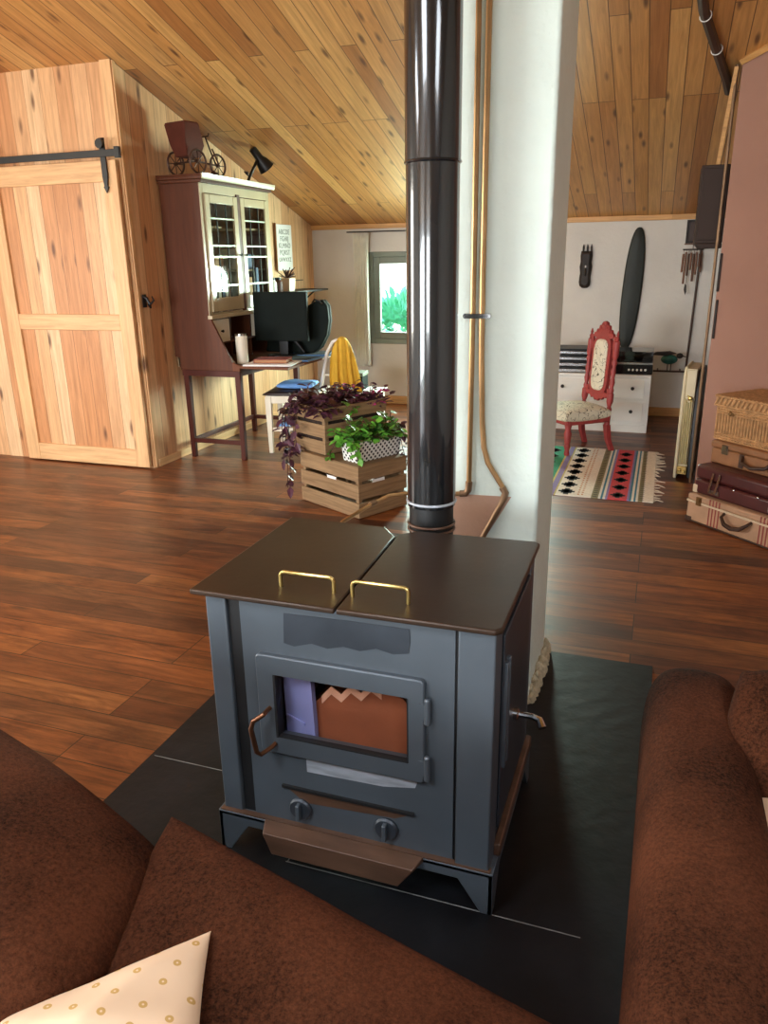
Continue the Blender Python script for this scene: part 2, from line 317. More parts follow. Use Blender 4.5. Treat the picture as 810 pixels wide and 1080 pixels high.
        c = .003; a2 = loop((o[0]+c, o[1]-c, o[2]+c, o[3]-c), max(r-c, 1e-4))
        return s.loft([P(a, y1), P(a, y0+c), P(a2, y0), P(b, y0), P(b, y1), P(a, y1)], m, False)
    def pillow(s, c4, th, nrm, m=0, n=20, pinch=.06, pw=.55, wob=0, seed=0):
        """soft cushion on four corner points (FL, FR, NR, NL), th = half thickness"""
        c4 = [V(c) for c in c4]; nrm = V(nrm).normalized(); rn = random.Random(seed)
        ph = [rn.uniform(0, 6) for _ in range(6)]
        def pt(u, v, sg):
            uu, vv = u*(1-pinch*(1-v*v)), v*(1-pinch*(1-u*u))
            a, b = (uu+1)/2, (vv+1)/2
            p = (c4[0]*(1-a)+c4[1]*a)*(1-b)+(c4[3]*(1-a)+c4[2]*a)*b
            h = ((1-u*u)**pw)*((1-v*v)**pw) if abs(u) < 1 and abs(v) < 1 else 0
            w = 1+wob*(math.sin(5*u+ph[0]+3*v)+math.sin(7*v+ph[1]-4*u)+.6*math.sin(11*u+9*v+ph[2]))
            return p+nrm*(th*h*sg*(w if sg > 0 else 1))
        T = [-math.cos(PI*i/n) for i in range(n+1)]
        top = {}; bot = {}
        for i in range(n+1):
            for j in range(n+1):
                top[i, j] = s.bm.verts.new(pt(T[i], T[j], 1))
                bot[i, j] = top[i, j] if i in (0, n) or j in (0, n) else s.bm.verts.new(pt(T[i], T[j], -1))
        for i in range(n):
            for j in range(n):
                s.face([top[i, j], top[i, j+1], top[i+1, j+1], top[i+1, j]], m)
                s.face([bot[i, j], bot[i+1, j], bot[i+1, j+1], bot[i, j+1]], m)
        return s
    def build(s, name, mats, parent=None, bevel=0, smooth=True, seg=2, angle=35, sub=0):
        bmesh.ops.recalc_face_normals(s.bm, faces=s.bm.faces[:])
        me = bpy.data.meshes.new(name); s.bm.to_mesh(me); s.bm.free()
        for mm in (mats if isinstance(mats, (list, tuple)) else [mats]): me.materials.append(mm)
        o = bpy.data.objects.new(name, me); C.objects.link(o)
        if smooth:
            me.polygons.foreach_set('use_smooth', [True]*len(me.polygons)); me.set_sharp_from_angle(angle=math.radians(angle))
        if bevel:
            b = o.modifiers.new('Bevel', 'BEVEL'); b.width = bevel; b.segments = seg; b.limit_method = 'ANGLE'; b.angle_limit = math.radians(40); b.harden_normals = False
        if sub:
            b = o.modifiers.new('Subdivision', 'SUBSURF'); b.levels = sub; b.render_levels = sub
        if parent is not None: o.parent = parent
        return o
def thing(name, label, cat, loc=(0, 0, 0), rz=0, group=None):
    o = bpy.data.objects.new(name, None); C.objects.link(o); o.location = loc; o.rotation_euler = (0, 0, rz)
    o.empty_display_size = .1
    return tag(o, label, cat, group)
def tag(o, label, cat, group=None):
    o['label'] = label; o['category'] = cat
    if group: o['group'] = group
    return o
def struct(o, label=None):
    o['kind'] = 'structure'
    if label: o['label'] = label
    return o
def B(name, a, b, mats, parent=None, bevel=0): return MB().box(a, b).build(name, mats, parent, bevel)
def place(o, loc, rz=0): o.location = loc; o.rotation_euler = (0, 0, rz); return o
def zc(y): return 1.837+.302*(7.903-y)          # underside of the boarded roof slope at depth y

# ------------------------------------------------------------------ room shell
XL, XR, YF, YB = -6.2, 3.6, -3.6, 7.9
RIDGE = 2.15; ZR = zc(RIDGE)
struct(B('floor', (XL, YF, -.12), (XR, YB+.2, 0), M_floor))
def slope(name, y0, y1, mt):
    z0, z1 = (zc(y) if y >= RIDGE else 2*ZR-zc(2*RIDGE-y)*1 if False else ZR-(RIDGE-y)*.302 for y in (y0, y1))
    b = MB().prism([(XL, y0, z0), (XL, y1, z1), (XL, y1, z1+.12), (XL, y0, z0+.12)], (XR-XL, 0, 0))
    return struct(b.build(name, mt, smooth=False))
slope('ceiling', RIDGE, YB+.2, M_ceil)
hz = lambda y: ZR-(RIDGE-y)*.302
b = MB(); sky_x = [(-4.65, -3.75), (-2.05, -1.15), (.85, 1.75)]; ya, yb_ = -1.3, -.2  # roof openings added to let fill light down
def roofbit(x0, x1, y0, y1): b.prism([(x0, y0, hz(y0)), (x0, y1, hz(y1)), (x0, y1, hz(y1)+.12), (x0, y0, hz(y0)+.12)], (x1-x0, 0, 0))
roofbit(XL, XR, YF-.2, ya); roofbit(XL, XR, yb_, RIDGE); xs = XL
for x0, x1 in sky_x: roofbit(xs, x0, ya, yb_); xs = x1
roofbit(xs, XR, ya, yb_)
struct(b.build('ceiling', M_ceil2, smooth=False))
# back wall with its two windows; z of the wall top follows the boards
W1 = (-2.95, -2.2, .635, 1.568); W2 = (-1.88, -1.30, .635, 1.568)
def wall_holes(b, x0, x1, z0, z1, y0, y1, holes):
    xs = x0
    for h in sorted(holes):
        b.box((xs, y0, z0), (h[0], y1, z1)); b.box((h[0], y0, z0), (h[1], y1, h[2])); b.box((h[0], y0, h[3]), (h[1], y1, z1)); xs = h[1]
    b.box((xs, y0, z0), (x1, y1, z1)); return b
struct(wall_holes(MB(), -3.573, XR, 0, 1.90, YB, YB+.22, [W1, W2]).build('wall_back', M_plaster, smooth=False))
struct(MB().box((-3.62, YB-.02, 1.795), (XR, YB, 1.842)).build('trim_1', M_trim, bevel=.004))
struct(MB().box((-3.573, YB-.018, 0), (XR, YB, .085)).build('baseboard_back', M_trim, bevel=.004))
# pine partition: face toward us and its long side with the bureau
b = MB(); b.prism([(-3.573, 4.82, 0), (-3.573, YB, 0), (-3.573, YB, zc(YB)+.05), (-3.573, 4.82, zc(4.82)+.05)], (-.09, 0, 0))
struct(b.build('wall_left', M_pineY, smooth=False))
struct(MB().box((XL, 4.82, 0), (-3.663, 4.91, zc(4.82)+.05)).build('wall_partition', M_pineX, smooth=False))
struct(MB().box((-3.66, 4.805, 0), (-3.573, 4.82, zc(4.82)+.01)).build('trim_2', M_doorstile, bevel=.003))
struct(MB().box((-3.573, 4.815, 0), (-3.562, 4.845, zc(4.83)+.01)).build('trim_3', M_doorstile, bevel=.003))
struct(MB().box((-3.573, 4.85, 0), (-3.558, YB-.02, .06)).build('baseboard_left', M_doorrail, bevel=.003))
# the rest of the attic, behind and beside the camera
struct(wall_holes(MB(), XL-.2, XR+.2, 0, 2.1, YF-.2, YF, [(-5.2, -2.6, .15, 1.72), (-1.6, -.2, .75, 1.72)]).build('wall_front', M_plaster, smooth=False))  # openings added for the fill lamps behind the camera
b = MB(); g0, g1, gz0, gz1 = .6, 2.2, .8, 2.1  # side opening added for the warm fill lamp
b.prism([(XL, YF, 0), (XL, g0, 0), (XL, g0, hz(g0)), (XL, YF, hz(YF))], (-.2, 0, 0)); b.box((XL-.2, g0, 0), (XL, g1, gz0)); b.prism([(XL, g0, gz1), (XL, g1, gz1), (XL, g1, zc(g1)), (XL, RIDGE, ZR), (XL, g0, hz(g0))], (-.2, 0, 0)); b.prism([(XL, g1, 0), (XL, 4.9, 0), (XL, 4.9, zc(4.9)), (XL, g1, zc(g1))], (-.2, 0, 0))
struct(b.build('wall_gable_left', M_plaster, smooth=False))
b = MB(); b.prism([(XR, YF, 0), (XR, YB, 0), (XR, YB, zc(YB)), (XR, RIDGE, ZR), (XR, YF, ZR-(RIDGE-YF)*.302)], (.2, 0, 0))
struct(b.build('wall_gable_right', M_plaster, smooth=False))
# dusky pink diagonal wall
P0 = V((.309, 5.475, 0)); dd = V((1, -1, 0)).normalized(); nn = V((1, 1, 0)).normalized()
b = MB(); P1 = P0+dd*2.6
ring = lambda p: [V((p.x, p.y, 0)), V((p.x, p.y, zc(p.y)+.02)), V((p.x+nn.x*.16, p.y+nn.y*.16, zc(p.y+nn.y*.16)+.02)), V((p.x+nn.x*.16, p.y+nn.y*.16, 0))]
b.loft([ring(P0), ring(P1)])
struct(b.build('wall_right', M_pink, smooth=False), 'dusky pink plastered wall standing at an angle')
b = MB(); b.tube([P0+V((0, 0, zc(P0.y)-.012))-nn*.012, P1+V((0, 0, zc(P1.y)-.012))-nn*.012], .022, n=4)
b.bar(P0+V((-.03, .03, zc(P0.y)-.03)), P0+V((-.075, .17, 1.95)), .022, .03)
struct(b.build('trim_4', M_trim))

# pillar
b = MB(); b.box((-.70, 2.396, 0), (-.325, 2.772, zc(2.5)))
struct(b.build('wall_pillar', M_pillar, bevel=.012, seg=3), 'white plastered chimney pillar behind the stove')
b = MB(); b.prism([(-.699, 2.394, .02), (-.699, 2.394, .748), (-.412, 2.394, .756), (-.498, 2.394, .60), (-.62, 2.394, .02)], (0, .004, 0))
struct(b.build('trim_5', M_tan, smooth=False), 'tan painted lower patch of the white pillar')
b = MB(); rr = random.Random(3)
for i in range(26):
    y = 2.41+.36*i/25; h = .02+.045*rr.random()
    b.ball((-.318+rr.uniform(-.004, .008), y, h*.4), (.012+.012*rr.random(), .014+.01*rr.random(), h), n=6, k=4)
for i in range(8): b.ball((-.345+.0*i+rr.uniform(-.02, .03), 2.388+rr.uniform(-.004, .012), .012), (.014, .012, .014+.02*rr.random()), n=6, k=4)
struct(b.build('trim_6', M_stonepl, smooth=False), 'crumbled plaster along the foot of the pillar')

# hearth of slate slabs
b = MB(); b.box((-1.413, .2, .0005), (.084, 2.784, .010))
for a, c in (((-1.40, 1.714), (-.60, 1.717)), ((-.80, 1.436), (-.05, 1.439)), ((-.797, 1.44), (-.794, 1.53))): b.box((a[0], a[1], .0095), (c[0], c[1], .0104), 1)
struct(b.build('floor_hearth', [M_slate, M_grout], smooth=False), 'black slate hearth slab under the stove')

# windows
def window(n, w, hinge):
    x0, x1, z0, z1 = w; f = .05; y0 = YB+.02
    b = MB()
    for a, c in (((x0, z0), (x0+f, z1)), ((x1-f, z0), (x1, z1)), ((x0+f, z0), (x1-f, z0+f)), ((x0+f, z1-f), (x1-f, z1))): b.box((a[0], y0, a[1]), (c[0], y0+.08, c[1]))
    o = struct(b.build('window_%d' % n, M_winframe, bevel=.004))
    b = MB(); x0 += f; x1 -= f; z0 += f; z1 -= f; f = .068
    for a, c in (((x0, z0), (x0+f, z1)), ((x1-f, z0), (x1, z1)), ((x0+f, z0), (x1-f, z0+f)), ((x0+f, z1-f), (x1-f, z1))): b.box((a[0], y0+.01, a[1]), (c[0], y0+.065, c[1]))
    s = b.build('sash', M_winframe, o, bevel=.005)
    B('pane', (x0+f-.005, y0+.035, z0+f-.005), (x1-f+.005, y0+.041, z1-f+.005), M_glass, s)
    b = MB(); b.tube([(x1-.03, y0, (z0+z1)/2), (x1-.03, y0-.04, (z0+z1)/2), (x1-.03, y0-.04, (z0+z1)/2-.09)], .008)
    b.build('window_handle', M_chrome, s)
    return o
window(1, W1, 1); window(2, W2, 1)
# garden trees close outside the windows, seen through the pane
def shrub(name, c, r, label, seed):
    rn = random.Random(seed); b = MB()
    for i in range(3200):
        d = V((rn.gauss(0, 1), rn.gauss(0, 1), rn.gauss(0, 1))).normalized(); k = rn.uniform(.6, 1)
        p = V(c)+V((d.x*r[0]*k, d.y*r[1]*k, d.z*r[2]*k)); b.leaf(p, d+V((0, 0, -.4)), V((rn.gauss(0, 1), rn.gauss(0, 1), 1)), .22, .13)
    t = thing(name, label, 'shrub', (0, 0, 0)); b.build('foliage', M_leafout, t, smooth=False)
    MB().tube([(c[0], c[1], -1.5), (c[0], c[1], c[2])], .05).build('trunk', M_stem, t)
M_leafout = mat('sunlit_garden_leaf', '#79c9a4', .6, var=.3, nscale=3)
shrub('garden_shrub', (-4.1, 12.4, -.1), (2.2, .8, 1.0), 'pale green leafy shrub outside the grey window', 5)

# pine sliding door
d = MB(); d.box((-4.70, 4.775, .04), (-3.62, 4.80, 2.12))
door = struct(d.build('door_1', M_doorpan, smooth=False))
b = MB(); b.box((-3.70, 4.755, .012), (-3.583, 4.785, 2.165)); b.box((-4.737, 4.755, .012), (-4.62, 4.785, 2.165)); b.build('stile', M_doorstile, door, bevel=.004)
for z0, z1 in ((.012, .145), (1.03, 1.145), (2.03, 2.165)): B('rail', (-4.62, 4.757, z0), (-3.70, 4.785, z1), M_doorrail, door, bevel=.004)
t = thing('sliding_door_track', 'black iron sliding track and strap hangers above the pine door', 'door track', (0, 0, 0))
B('bar', (-5.9, 4.728, 2.182), (-3.515, 4.738, 2.226), M_black, t, bevel=.002)
for x in (-3.665, -4.65):
    b = MB(); b.box((x-.021, 4.735, 2.05), (x+.021, 4.75, 2.30)); b.prism([(x-.021, 4.735, 2.05), (x+.021, 4.735, 2.05), (x+.012, 4.735, 2.0), (x+.02, 4.735, 1.995), (x, 4.735, 1.955), (x-.02, 4.735, 1.995), (x-.012, 4.735, 2.0)], (0, .012, 0))
    h = b.build('hanger', M_black, t, bevel=.002)
    MB().lathe([(.03, 0), (.03, .02)], (x, 4.728, 2.262), (0, -1, 0)).build('roller', M_black, h)
b = MB(); b.box((-3.56, 4.722, 2.17), (-3.52, 4.745, 2.24)); b.build('end_stop', M_black, t, bevel=.002)
b = MB(); b.box((-3.562, 4.86, 1.19), (-3.556, 4.90, 1.28)); b.tube([(-3.556, 4.865, 1.27), (-3.525, 4.862, 1.255), (-3.51, 4.87, 1.215), (-3.525, 4.895, 1.19), (-3.552, 4.91, 1.21)], [.009, .01, .01, .009, .006])
b.tube([(-3.556, 4.93, 1.20), (-3.53, 4.95, 1.235), (-3.535, 4.94, 1.265)], [.008, .008, .005])
tag(b.build('wall_hook', M_black), 'curled black iron hook on the pine wall beside the sliding door', 'hook')

# ------------------------------------------------------------------ wood stove
st = thing('wood_stove', 'grey steel wood-burning cook stove with glass door on black slate', 'stove', (0, 0, 0))
X0, X1, Y0, Y1 = -.975, -.268, 1.446, 1.965
b = MB()                                               # carcass with an open firebox behind the glass
b.box((X0+.02, Y0+.02, .13), (X1-.004, Y1, .33)); b.box((X0+.02, Y0+.02, .60), (X1-.004, Y1, .752))
b.box((X0+.02, Y0+.03, .33), (-.845, Y1, .60)); b.box((-.425, Y0+.03, .33), (X1-.004, Y1, .60)); b.box((-.845, Y1-.08, .33), (-.425, Y1, .60), 1)
b.build('body', [M_irond, M_recess], st)
# front skin with the door opening
b = MB(); fx0, fx1, fz0, fz1 = -.885, -.358, .125, .752
dx0, dx1, dz0, dz1 = -.80, -.461, .39, .563
for a, c in (((fx0, fz0), (dx0, fz1)), ((dx1, fz0), (fx1, fz1)), ((dx0, fz0), (dx1, dz0)), ((dx0, dz1), (dx1, fz1))): b.box((a[0], Y0+.004, a[1]), (c[0], Y0+.022, c[1]))
b.build('front_panel', M_iron, st)
B('corner_post', (X0, Y0, .12), (-.92, Y0+.07, .752), M_iron, st, bevel=.004)
B('corner_post', (-.350, Y0-.006, .12), (X1, Y0+.07, .752), M_iron, st, bevel=.004)
B('recess_strip', (-.92, Y0+.012, .125), (-.885, Y0+.03, .752), M_recess, st)
B('recess_strip', (-.358, Y0+.008, .125), (-.350, Y0+.03, .752), M_recess, st)
B('corner_post', (X1-.05, Y1-.06, .12), (X1, Y1, .752), M_iron, st, bevel=.004)
B('corner_post', (X0, Y1-.06, .12), (X0+.05, Y1, .752), M_iron, st, bevel=.004)
# skirt with feet
b = MB()
def skirt(p, q, y_in):
    p, q = V(p), V(q); u = (q-p); L = u.length; u.normalize()
    prof = [(0, .118), (L, .118), (L, .0), (L-.028, .0), (L-.085, .086), (.085, .086), (.028, 0), (0, 0)]
    b.prism([p+u*s+V((0, 0, z)) for s, z in prof], y_in)
skirt((X0-.012, Y0-.012, .01), (X1+.012, Y0-.012, .01), (0, .012, 0))
skirt((X1+.012, Y0-.012, .01), (X1+.012, Y1+.01, .01), (-.012, 0, 0))
skirt((X0-.012, Y0-.012, .01), (X0-.012, Y1+.01, .01), (.012, 0, 0))
skirt((X0-.012, Y1+.01, .01), (X1+.012, Y1+.01, .01), (0, -.012, 0))
b.box((X0-.012, Y0-.012, .118), (X1+.012, Y1+.01, .13))
b.build('skirt', M_iron, st, bevel=.002)
B('skirt_ledge', (X0-.005, Y0-.011, .1305), (X1+.005, Y0+.004, .134), M_rust, st)
# hob plates
Z0, Z1 = .752, .766
sx = lambda y: -.627-.019*(y-1.435)/.477
b = MB(); b.prism([(-.998, 1.418, Z0), (sx(1.42)-.002, 1.42, Z0), (sx(1.9)-.002, 1.905, Z0), (-.70, 1.972, Z0), (-1.0, 1.978, Z0)], (0, 0, Z1-Z0)); b.build('hob_plate', M_hob, st, bevel=.004)
b = MB(); b.prism([(sx(1.42)+.003, 1.42, Z0), (-.268, 1.424, Z0), (-.254, 1.44, Z0), (-.256, 1.965, Z0), (-.27, 1.978, Z0), (-.60, 1.966, Z0), (sx(1.925)+.003, 1.925, Z0)], (0, 0, Z1-Z0)); b.build('hob_plate', M_hob, st, bevel=.004)
for x0, x1, y in ((-.797, -.661, 1.50), (-.613, -.479, 1.496)):
    b = MB(); z = Z1; b.tube([(x0, y, z-.002), (x0, y, z+.028), (x0+.003, y, z+.034), (x0+.009, y, z+.037), (x1-.009, y, z+.037), (x1-.003, y, z+.034), (x1, y, z+.028), (x1, y, z-.002)], .0048, n=10)
    b.build('hob_handle', M_brass, st)
# firebox door
b = MB(); ex0, ex1, ez0, ez1 = -.845, -.424, .342, .612; yd = Y0-.012
b.frame((ex0, ex1, ez0, ez1), (dx0, dx1, dz0, dz1), yd, Y0+.006, .012)
dr = b.build('firebox_door', M_iron, st)
B('glass', (dx0-.002, Y0-.004, dz0-.002), (dx1+.002, Y0, dz1+.002), M_stglass, dr)
b = MB(); b.box((dx0, yd-.001, dz0), (dx0+.006, Y0+.02, dz1)); b.box((dx0, yd+.001, dz0), (dx1, Y0+.004, dz0+.004)); b.box((dx1-.004, yd+.001, dz0), (dx1, Y0+.004, dz1)); b.build('gasket', M_recess, dr)
b = MB(); hx, hy = -.838, yd; b.tube([(hx+.025, hy, .470), (hx+.022, hy-.03, .468), (hx+.002, hy-.045, .455), (hx-.004, hy-.047, .435), (hx+.006, hy-.045, .37), (hx+.014, hy-.04, .362), (hx+.03, hy-.012, .368), (hx+.034, hy, .372)], [.006, .006, .006, .0065, .0065, .006, .0055, .0055]); b.build('handle', M_bronze, dr)
for z in (.535, .385):
    b = MB(); b.lathe([(.004, -.004), (.0075, 0), (.0075, .06), (.004, .064)], (ex1+.007, yd+.002, z-.03)); b.box((ex1-.012, yd-.002, z-.02), (ex1+.012, yd+.008, z+.02)); b.build('hinge', M_iron, dr)
b = MB(); b.prism([(-.73, Y0+.003, .345), (-.44, Y0+.003, .345), (-.45, Y0+.003, .315), (-.53, Y0+.003, .30), (-.73, Y0+.003, .295)], (0, .003, 0)); b.build('worn_patch', M_worn, st)
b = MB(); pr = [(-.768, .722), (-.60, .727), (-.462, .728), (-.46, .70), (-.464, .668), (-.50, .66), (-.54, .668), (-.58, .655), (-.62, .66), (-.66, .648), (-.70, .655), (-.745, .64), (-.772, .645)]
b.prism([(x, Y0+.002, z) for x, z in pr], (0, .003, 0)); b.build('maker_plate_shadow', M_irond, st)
b = MB(); b.box((-.80, Y0-.003, .236), (-.452, Y0+.006, .244)); b.prism([(-.79, Y0+.003, .236), (-.46, Y0+.003, .236), (-.50, Y0+.003, .215), (-.74, Y0+.003, .20)], (0, .002, 0), 1); b.build('vent_slot', [M_recess, M_rust], st)
for x in (-.752, -.523):
    b = MB(); b.lathe([(.030, 0), (.031, .006), (.027, .011), (.012, .012)], (x, Y0+.004, .181), (0, -1, 0), 24); k = b.build('air_knob', M_irond, st)
    MB().box((x-.005, Y0-.022, .158), (x+.005, Y0-.006, .204)).build('grip', M_iron, k, bevel=.002)
b = MB(); b.loft([[(-.85, Y0-.012, .135), (-.85, Y0-.012, .12), (-.425, Y0-.012, .12), (-.425, Y0-.012, .135)], [(-.835, Y0-.055, .128), (-.835, Y0-.055, .120), (-.44, Y0-.055, .120), (-.44, Y0-.055, .128)], [(-.81, Y0-.062, .076), (-.81, Y0-.056, .074), (-.475, Y0-.056, .074), (-.475, Y0-.062, .076)]])
b.build('ash_lip', M_rust, st, bevel=.002)
# right flank
b = MB(); b.box((X1-.004, 1.535, .18), (X1+.003, 1.90, .70)); b.build('side_door', M_irond, st, bevel=.003)
for y in (1.545, 1.575): B('rib', (X1, y-.007, .35), (X1+.012, y+.007, .63), M_iron, st, bevel=.003)
b = MB(); b.lathe([(.016, 0), (.016, .01), (.008, .014)], (X1+.003, 1.70, .40), (1, 0, 0)); b.tube([(X1+.01, 1.70, .40), (X1+.05, 1.70, .40), (X1+.068, 1.695, .398), (X1+.078, 1.68, .385)], [.008, .008, .009, .011]); b.build('side_lever', M_chrome, st)
B('side_plinth', (X1-.002, Y0+.05, .13), (X1+.016, Y1, .165), M_rust, st, bevel=.004)

# crumpled paper in the firebox, and a blue glass reflection built as a sheet
b = MB()
zz = [(-.70+.155*i/6, .492+(.020 if i % 2 else -.004)+.040*i/6) for i in range(7)]
b.prism([(-.735, 1.485, .335), (-.455, 1.485, .335), (-.452, 1.488, .47), (-.49, 1.49, .522), (-.535, 1.492, .536)]+[(x, 1.494, z) for x, z in zz[::-1]]+[(-.735, 1.492, .455)], (0, .14, 0))
b.prism([(x, 1.490, z+.004) for x, z in zz]+[(x, 1.490, z-.018) for x, z in zz[::-1]], (0, .003, 0), 1)
b.prism([(-.74, 1.60, .36), (-.74, 1.60, .49), (-.72, 1.60, .525), (-.68, 1.60, .55), (-.63, 1.60, .556), (-.57, 1.60, .545), (-.53, 1.60, .53), (-.53, 1.60, .36)], (0, .03, 0), 2)
tag(b.build('paper_bag', [M_kraft, M_kraftl, M_kraft]), 'brown paper bag with torn zigzag rim inside the stove firebox', 'bag')
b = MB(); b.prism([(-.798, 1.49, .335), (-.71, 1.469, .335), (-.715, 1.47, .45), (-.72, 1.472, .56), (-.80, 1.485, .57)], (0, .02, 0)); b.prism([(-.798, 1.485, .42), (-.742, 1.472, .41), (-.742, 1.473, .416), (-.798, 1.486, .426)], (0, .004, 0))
tag(b.build('blue_reflection', M_bluerefl), 'pale blue window reflection built as a sheet at the left inside the stove firebox', 'reflection')

# flue pipe
fl = thing('flue_pipe', 'glossy black stove pipe rising from behind the stove to the ceiling', 'flue', (-.604, 2.12, 0))
MB().lathe([(.066, .60), (.066, .80), (.064, .83)], n=40).build('lower_collar', M_fluematt, fl)
MB().lathe([(.0715, .80), (.0715, 1.742)], n=48).build('pipe_section', M_flue, fl)
MB().lathe([(.0735, 1.742), (.0735, zc(2.2)-.02)], n=48).build('pipe_section', M_flue, fl)
for z, r, m_ in ((1.738, .0725, M_flue), (.812, .0715, M_worn), (.742, .069, M_rust), (.725, .069, M_rust)): MB().ring((0, 0, z), (0, 0, 1), r, .0042, n=40).build('seam_ring', m_, fl)
b = MB(); b.tube([(0, 0, .62), (0, -.02, .56), (0, -.07, .52), (0, -.16, .51)], .064, n=24); b.build('elbow', M_fluematt, fl)

# copper pipes on the pillar
yy = 2.382
cp = thing('copper_pipe', 'left copper pipe on the white pillar, turning behind the black flue', 'pipe', (0, 0, 0))
b = MB(); b.tube([(-.552, yy, zc(yy)-.01), (-.549, yy, 1.45), (-.551, yy, .80), (-.554, yy, .768), (-.566, yy, .757), (-.60, yy-.005, .756), (-.74, yy-.07, .764), (-.79, yy-.12, .766), (-.82, yy-.19, .758), (-.87, 2.06, .735), (-.885, 2.0, .68)], [.0085]*5+[.0075]+[.0065]*5, n=10); b.build('pipe_run', M_copper, cp)
MB().tube([(-.551, yy, .80), (-.5525, yy, .772), (-.562, yy, .759), (-.58, yy, .757)], .0115).build('elbow_joint', M_copperd, cp)
MB().tube([(-.815, yy-.175, .76), (-.824, yy-.20, .757)], .009).build('elbow_joint', M_copperd, cp)
cp = thing('copper_pipe', 'right copper pipe on the white pillar, kinking out to the right low down', 'pipe', (0, 0, 0))
b = MB(); b.tube([(-.521, yy, zc(yy)-.01), (-.521, yy, 1.42), (-.519, yy, 1.2), (-.512, yy, 1.0), (-.505, yy, .92), (-.49, yy, .868), (-.436, yy, .785), (-.428, yy, .77)], .0088, n=10); b.build('pipe_run', M_copper, cp)
b = MB(); b.tube([(-.428, yy, .775), (-.432, yy, .755), (-.497, yy, .62), (-.53, yy-.03, .55), (-.55, yy-.04, .48), (-.55, yy-.04, .011)], .0095, n=10); b.build('lower_run', M_copperd, cp)
MB().tube([(-.441, yy, .79), (-.430, yy, .772), (-.436, yy, .748)], .0118).build('elbow_joint', M_copperd, cp)
b = MB(); b.box((-.575, yy-.012, 1.322), (-.497, yy-.008, 1.336)); 
for x in (-.571, -.501): b.lathe([(.008, 0), (.008, .022)], (x, yy+.012, 1.329), (0, -1, 0), 12)
tag(b.build('pipe_bracket', M_chrome), 'small steel clip holding both copper pipes to the pillar', 'bracket')

# ------------------------------------------------------------------ crates and plants
def crate(loc, rz, sx, sy, sz, label, wn):
    """origin at the front corner; x along the long side, y along the end"""
    t = thing('wooden_crate', label, 'crate', loc, rz); h = .011
    gapz = .022; n = 3; sh = (sz-gapz*(n-1)-.008)/n
    for i in range(n):
        z0 = .004+i*(sh+gapz)
        for y in (0, sy-h): B('side_slat', (0, y, z0), (sx, y+h, z0+sh), M_crate, t, bevel=.002)
        for x in (0, sx-h): B('end_slat', (x, h, z0), (x+h, sy-h, z0+sh), M_crate2, t, bevel=.002)
    for x in (h, sx-h-.028):
        for y in (h, sy-h-.028): B('corner_post', (x, y, .0), (x+.028, y+.028, sz-.004), M_crate2, t, bevel=.002)
    b = MB()
    for i in range(4): b.box((h, h+(sy-2*h)*i/4+.004, .006), (sx-h, h+(sy-2*h)*(i+1)/4-.004, .016))
    b.build('bottom_boards', M_crate, t)
    return t
ang = math.atan2(.88, .474)                      # the end of the crate runs this way
# the crate is laid so that its x runs along v=(.474,.88) and its y along u=(-.88,.474)
lo = crate((-1.624, 4.108, .0), ang, .40, .576, .33, 'lower weathered slatted crate standing on the floor', 3)
b = MB(); b.box((.0, .0, .318), (.40, .576, .329)); b.build('lid_boards', M_crate2, lo, bevel=.002)
B('sun_patch', (-.0015, .21, .208), (-.0003, .30, .226), M_paper, lo)  # white strips painted in for sunlight seen between the slats
B('sun_patch', (.11, -.0015, .210), (.21, -.0003, .229), M_paper, lo)
hi = crate((-1.915, 4.30, .331), ang, .52, .34, .30, 'upper weathered slatted crate filled with purple plants', 3)
b = MB(); b.box((.02, .02, .05), (.50, .32, .25)); tag(place(b.build('planting_soil', M_soil), (-1.915, 4.30, .331), ang), 'dark potting soil filling the upper crate', 'soil')['kind'] = 'stuff'
def W(loc, rz, p):
    c, s = math.cos(rz), math.sin(rz); return V((loc[0]+c*p[0]-s*p[1], loc[1]+s*p[0]+c*p[1], loc[2]+p[2]))
HC = (-1.915, 4.30, .331)
def plant(name, label, cat, pts, leafs, stemr=.003, ldim=(.05, .03), mats=None, seed=1, droop=.3, trail=(), spread=1., part='foliage'):
    rn = random.Random(seed); t = thing(name, label, cat, pts[0]); o = V(pts[0])
    s = MB(); f = MB()
    for p in pts:
        for k in range(leafs):
            d = V((rn.gauss(0, 1)*spread, rn.gauss(0, 1)*spread, rn.uniform(.3, 1.4))).normalized(); L = rn.uniform(.04, .17)*spread
            a = V(p)-o; e = a+d*L; mid = a+d*L*.5+V((0, 0, .01)); e.z -= droop*L*.5
            s.tube([a, mid, e], stemr*.7, n=5)
            for q in range(3):
                an = rn.uniform(0, 6.3); dl = V((math.cos(an), math.sin(an), rn.uniform(-.5, .5)))
                f.leaf(e-d*L*.2*q, dl, V((rn.gauss(0, .4), rn.gauss(0, .4), 1)), rn.uniform(.7, 1.2)*ldim[0], rn.uniform(.8, 1.2)*ldim[1], 0 if rn.random() < .75 else 1)
    f.build(part, mats, t, smooth=False); s.build('stems', M_stem, t)
    for path in trail:
        f = MB(); pth = [V(q)-o for q in path]
        f.tube(pth, .0028, 2, n=5)
        for a, c in zip(pth, pth[1:]):
            for q in range(4):
                p = a.lerp(c, q/4); an = rn.uniform(0, 6.3)
                f.leaf(p, V((math.cos(an)*.8, math.sin(an)*.8, rn.uniform(-1, .1))), V((rn.gauss(0, .6), rn.gauss(0, .6), 1)), rn.uniform(.8, 1.25)*ldim[0], rn.uniform(.8, 1.2)*ldim[1], 0)
        f.build('trailing_shoot', list(mats)+[M_stem], t, smooth=False)
    return t
E1 = [W(HC, ang, p) for p in ((.06, .26, .25), (.1, .16, .25), (.06, .06, .25), (.2, .1, .25), (.2, .24, .25), (.14, .3, .25))]
tr = []
